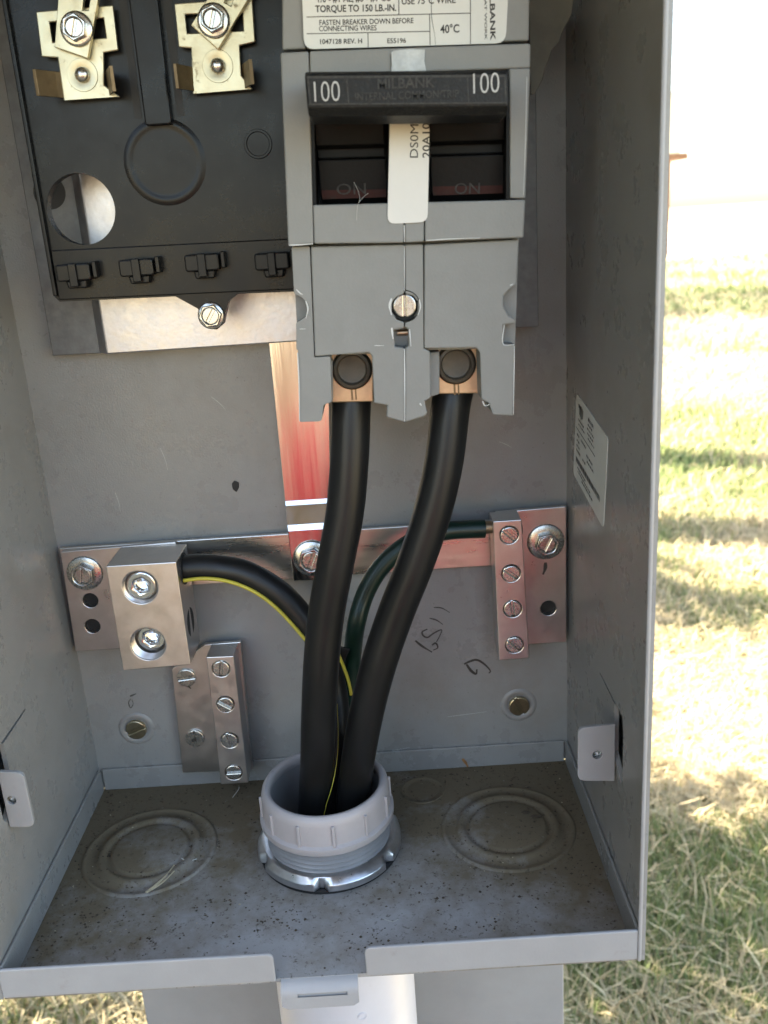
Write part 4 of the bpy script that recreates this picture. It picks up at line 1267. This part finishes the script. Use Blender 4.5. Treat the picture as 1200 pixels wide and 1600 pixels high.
# ------------------------------------------------------------------ trees that shade the lawn, hidden from the lens by the box
def crown(name, c, rad, n, leaf, m, parent, clumps=26):
    cs = []
    for _ in range(clumps):
        d = Vector((random.gauss(0, 1), random.gauss(0, 1), random.gauss(0, 1))).normalized() * random.random() ** 0.4
        cs.append((Vector(c) + Vector((d.x * rad[0], d.y * rad[1], d.z * rad[2])), random.uniform(0.22, 0.40)))
    bm = B()
    for _ in range(n):
        cc, f = random.choice(cs)
        q = cc + Vector((random.gauss(0, f * rad[0] * 0.6), random.gauss(0, f * rad[1] * 0.6), random.gauss(0, f * rad[2] * 0.6)))
        u = Vector((random.gauss(0, 1), random.gauss(0, 1), random.gauss(0, 0.6))).normalized() * leaf * random.uniform(0.6, 1.2)
        v = u.cross(Vector((random.gauss(0, 1), random.gauss(0, 1), random.gauss(0, 1)))).normalized() * leaf * 0.36
        bm.faces.new([bm.verts.new(p) for p in (q - u, q + v, q + u, q - v)])
    return obj_fast(name, bm, m, parent)


def obj_fast(name, bm, m, parent):
    me = bpy.data.meshes.new(name)
    bmesh.ops.scale(bm, vec=(K, K, K), verts=bm.verts)
    bm.to_mesh(me); bm.free()
    me.materials.append(m)
    o = bpy.data.objects.new(name, me)
    COL.objects.link(o)
    off = Vector(parent.location)
    me.transform(Matrix.Translation(-off))
    o.parent = parent
    return o


def tree(label, x, y, h, r_tr, cz, rad, n, leaf):
    t_ = thing('broadleaf_tree', label, 'tree', (x, y, GZ))
    bm = B()
    tube(bm, [(x, y, GZ - 40), (x + 20, y, GZ + h * 0.35), (x - 30, y + 20, GZ + h * 0.7), (x, y, GZ + h)], lambda s: r_tr * (1 - 0.55 * s), 14, 8)
    for k_ in range(6):
        a = k_ * 1.05 + 0.3
        b0 = (x, y, GZ + h * (0.78 + 0.03 * k_))
        tube(bm, [b0, (x + rad[0] * 0.4 * math.cos(a), y + rad[1] * 0.4 * math.sin(a), GZ + h + 250), (x + rad[0] * 0.75 * math.cos(a), y + rad[1] * 0.75 * math.sin(a), cz + rad[2] * 0.3)], lambda s: r_tr * 0.4 * (1 - 0.75 * s), 8, 5)
    obj('trunk', bm, M['bark'], t_, smooth=60)
    crown('crown', (x, y, cz), rad, n, leaf, M['leaf'], t_)
tree('broad leafy tree with a bare straight trunk standing behind the enclosure', -900, 3500, 3000, 175, 4300, (1300, 1300, 1300), 8000, 60)
tree('second leafy tree with a bare trunk nearer behind the enclosure', -800, 2690, 3000, 180, 4400, (1200, 1200, 1200), 8000, 60)
tree('smaller leafy tree far across the lawn behind the enclosure', -1600, 9300, 2400, 110, 3300, (1500, 1500, 1200), 4200, 80)
def shrub(label, x, y, ry, zc, rz, n):  # shrubs added out of view to cast shade on the lawn
    sb = thing('shade_shrub', label, 'shrub', (x, y, GZ))
    bm = B()
    for k_ in range(7):
        a = k_ * 0.9
        tube(bm, [(x, y, GZ - 20), (x + 160 * math.cos(a), y + ry * 0.25 * math.sin(a), GZ + zc * 0.6), (x + 330 * math.cos(a), y + ry * 0.5 * math.sin(a), GZ + zc * 1.3)], lambda s: 22 * (1 - 0.7 * s), 8, 5)
    obj('stem', bm, M['bark'], sb, smooth=60)
    crown('crown', (x, y, GZ + zc), (520, ry, rz), n, 45, M['leaf'], sb, 30)
shrub('dense green shrub added unseen behind the enclosure to shade the near lawn', -1000, 1280, 640, 960, 760, 5800)
shrub('smaller loose green shrub added unseen beyond the dense one for more lawn shade', -900, 2230, 260, 1050, 700, 3600)

hg = thing('shade_hedge', 'tall dark green hedge added out of view on the left to block sky and sun', 'hedge', (-2900, -700, GZ))  # added, unseen: darkens the right wall and shades the photographer
bm = B()
for k_ in range(9):
    y_ = -2700 + 430 * k_
    tube(bm, [(-2900, y_, GZ - 20), (-2870, y_ + 40, GZ + 900), (-2900, y_, GZ + 3600)], lambda s: 40 * (1 - 0.7 * s), 7, 4)
obj('stem', bm, M['bark'], hg, smooth=60)
bm = B()
for _ in range(22000):
    q = Vector((random.gauss(-2900, 260), random.uniform(-3000, 1000), GZ + random.uniform(50, 4300) + random.gauss(0, 60)))
    u = Vector((random.gauss(0, 1), random.gauss(0, 1), random.gauss(0, 1))).normalized() * 95 * random.uniform(0.6, 1.2)
    v = u.cross(Vector((random.gauss(0, 1), random.gauss(0, 1), random.gauss(0, 1)))).normalized() * 38
    bm.faces.new([bm.verts.new(p) for p in (q - u, q + v, q + u, q - v)])
obj_fast('foliage', bm, M['leaf'], hg)

# ------------------------------------------------------------------ raised deck far behind, mostly behind the box
dk = thing('raised_deck', 'far raised wooden deck with cream railing and brown floor beam', 'deck', (4000, 16500, GZ))
bm = B(); box(bm, 2400, 5560, 16000, 17400, 960, 1060); obj('floor_beam', bm, M['wood'], dk, bevel=6)
for px_ in (2600, 3900, 5220):
    bm = B(); box(bm, px_ - 70, px_ + 70, 16060, 16200, GZ - 30, 955); obj('support_post', bm, M['wood'], dk, bevel=6)
bm = B(); box(bm, 2400, 5380, 16000, 16080, 1980, 2040); obj('hand_rail', bm, M['cream'], dk, bevel=6)
x_ = 2420
while x_ < 5370:
    bm = B(); box(bm, x_, x_ + 88, 16010, 16060, 1062, 1978); obj('baluster', bm, M['cream'], dk, bevel=4)
    x_ += 104

# ------------------------------------------------------------------ the photographer crouching behind the phone (seen in the shiny metal)
def figure():
    ph = thing('person', 'crouching person in a red shirt and jeans holding a phone', 'person', (130, -700, GZ))
    J = {'pelvis': (130, -970, -430, 135), 'belly': (130, -955, -310, 145), 'chest': (130, -910, -190, 150), 'neckb': (130, -860, -40, 70), 'neck': (130, -845, 10, 52),
         'head': (130, -825, 110, 92), 'crown': (130, -830, 195, 78),
         'shl': (-45, -890, -95, 62), 'ell': (-110, -630, -150, 44), 'wrl': (60, -360, 130, 27), 'hal': (85, -275, 175, 24),
         'shr': (305, -890, -95, 62), 'elr': (370, -630, -150, 44), 'wrr': (205, -360, 130, 27), 'har': (180, -275, 175, 24),
         'hipl': (40, -940, -440, 100), 'knl': (-40, -640, -280, 68), 'anl': (0, -850, -620, 45), 'tol': (0, -710, -665, 34),
         'hipr': (220, -940, -440, 100), 'knr': (300, -640, -280, 68), 'anr': (260, -850, -620, 45), 'tor': (260, -710, -665, 34)}
    names = list(J)
    E = [('pelvis', 'belly'), ('belly', 'chest'), ('chest', 'neckb'), ('neckb', 'neck'), ('neck', 'head'), ('head', 'crown'),
         ('chest', 'shl'), ('shl', 'ell'), ('ell', 'wrl'), ('wrl', 'hal'), ('chest', 'shr'), ('shr', 'elr'), ('elr', 'wrr'), ('wrr', 'har'),
         ('pelvis', 'hipl'), ('hipl', 'knl'), ('knl', 'anl'), ('anl', 'tol'), ('pelvis', 'hipr'), ('hipr', 'knr'), ('knr', 'anr'), ('anr', 'tor')]
    off = Vector(ph.location)
    def skin(name, verts, edges, radii, m, root=0, sub=2):
        me = bpy.data.meshes.new(name)
        me.from_pydata([tuple(Vector(v) * K - off) for v in verts], edges, [])
        o = bpy.data.objects.new(name, me)
        COL.objects.link(o); o.parent = ph
        o.modifiers.new('skin', 'SKIN')
        lay = me.skin_vertices[0]
        for i, r_ in enumerate(radii): lay.data[i].radius = (r_ * K, r_ * K)
        lay.data[root].use_root = True
        o.modifiers['skin'].use_smooth_shade = True
        s = o.modifiers.new('sub', 'SUBSURF'); s.levels = sub; s.render_levels = sub
        me.materials.append(m)
        return o
    skin('body', [J[q][:3] for q in names], [(names.index(a_), names.index(b2)) for a_, b2 in E], [J[q][3] for q in names], M['skin'])
    def sub(keys, pairs, grow): return [J[q][:3] for q in keys], [(keys.index(a_), keys.index(b2)) for a_, b2 in pairs], [J[q][3] + grow for q in keys]
    k_ = ['pelvis', 'belly', 'chest', 'neckb', 'shl', 'ell', 'shr', 'elr']
    v_, e_, r_ = sub(k_, [('pelvis', 'belly'), ('belly', 'chest'), ('chest', 'neckb'), ('chest', 'shl'), ('shl', 'ell'), ('chest', 'shr'), ('shr', 'elr')], 14)
    skin('shirt', v_, e_, r_, M['shirt'])
    k_ = ['pelvis', 'hipl', 'knl', 'anl', 'hipr', 'knr', 'anr']
    v_, e_, r_ = sub(k_, [('pelvis', 'hipl'), ('hipl', 'knl'), ('knl', 'anl'), ('pelvis', 'hipr'), ('hipr', 'knr'), ('knr', 'anr')], 10)
    skin('jeans', v_, e_, r_, M['jeans'])
    for s in (0, 260):
        skin('shoe', [(s, -860, -668), (s, -770, -672), (s, -690, -676)], [(0, 1), (1, 2)], [48, 44, 36], M['shoe'], 0, 1)
    bm = B()
    lathe(bm, (130, -838, 150), [(0, 128), (50, 118), (88, 85), (104, 30), (102, -20), (90, -60)], 'Z', 24)
    for v in bm.verts:
        if v.co.y > -755: v.co.y = -755 - (v.co.y + 755) * 0.1
    obj('hair', bm, M['hair'], ph, smooth=70)
    bm = B()
    for ex in (98, 162): lathe(bm, (ex, -734, 115), [(0, 12), (9, 8), (12, 0), (9, -8), (0, -12)], 'Y', 12)
    obj('eye', bm, M['dark'], ph, smooth=60)
    bm = B(); loft(bm, [(122, -732, 115), (138, -732, 115), (130, -730, 120)], [(112, -722, 72), (148, -722, 72), (130, -702, 76)]); obj('nose', bm, M['skin'], ph, bevel=5)
    bm = B(); tube(bm, [(105, -735, 45), (130, -726, 42), (155, -735, 45)], 6, 8, 5); obj('mouth', bm, M['shirt'], ph, smooth=60)
    for sgn, wx in ((-1, 85), (1, 180)):                     # fingers closed round the edges of the phone
        for q in range(4):
            z = 185 + q * 17
            xo = 131 + sgn * 46
            skin('finger', [(wx, -272, 160 + q * 12), (xo + sgn * 6, -262, z), (xo - sgn * 2, -246, z + 4), (xo - sgn * 14, -241, z + 5)], [(0, 1), (1, 2), (2, 3)], [10, 9, 8, 7], M['skin'], 0, 1)
        skin('thumb', [(wx, -280, 165), (131 + sgn * 36, -276, 195), (131 + sgn * 18, -272, 212)], [(0, 1), (1, 2)], [12, 10, 8], M['skin'], 0, 1)
figure()
rot = cam.rotation_euler.to_matrix()
c0 = Vector(cam.location) / K
bm = B()
box(bm, -36, 36, -72, 75, 3.0, 10.5)
bmesh.ops.rotate(bm, cent=(0, 0, 0), matrix=Matrix.Identity(3), verts=bm.verts)
for v in bm.verts:
    p = Vector((v.co.x, v.co.z, 0))
    q = Vector((v.co.x, v.co.z, 0))
    v.co = c0 + rot @ Vector((v.co.x - 0, v.co.z - 40, v.co.y * 0 + (3.0 if v.co.y < 0 else 10.5)))
alone('mobile_phone', bm, M['dark'], 'dark mobile phone held up between two hands before the box', 'phone', bevel=1.5)
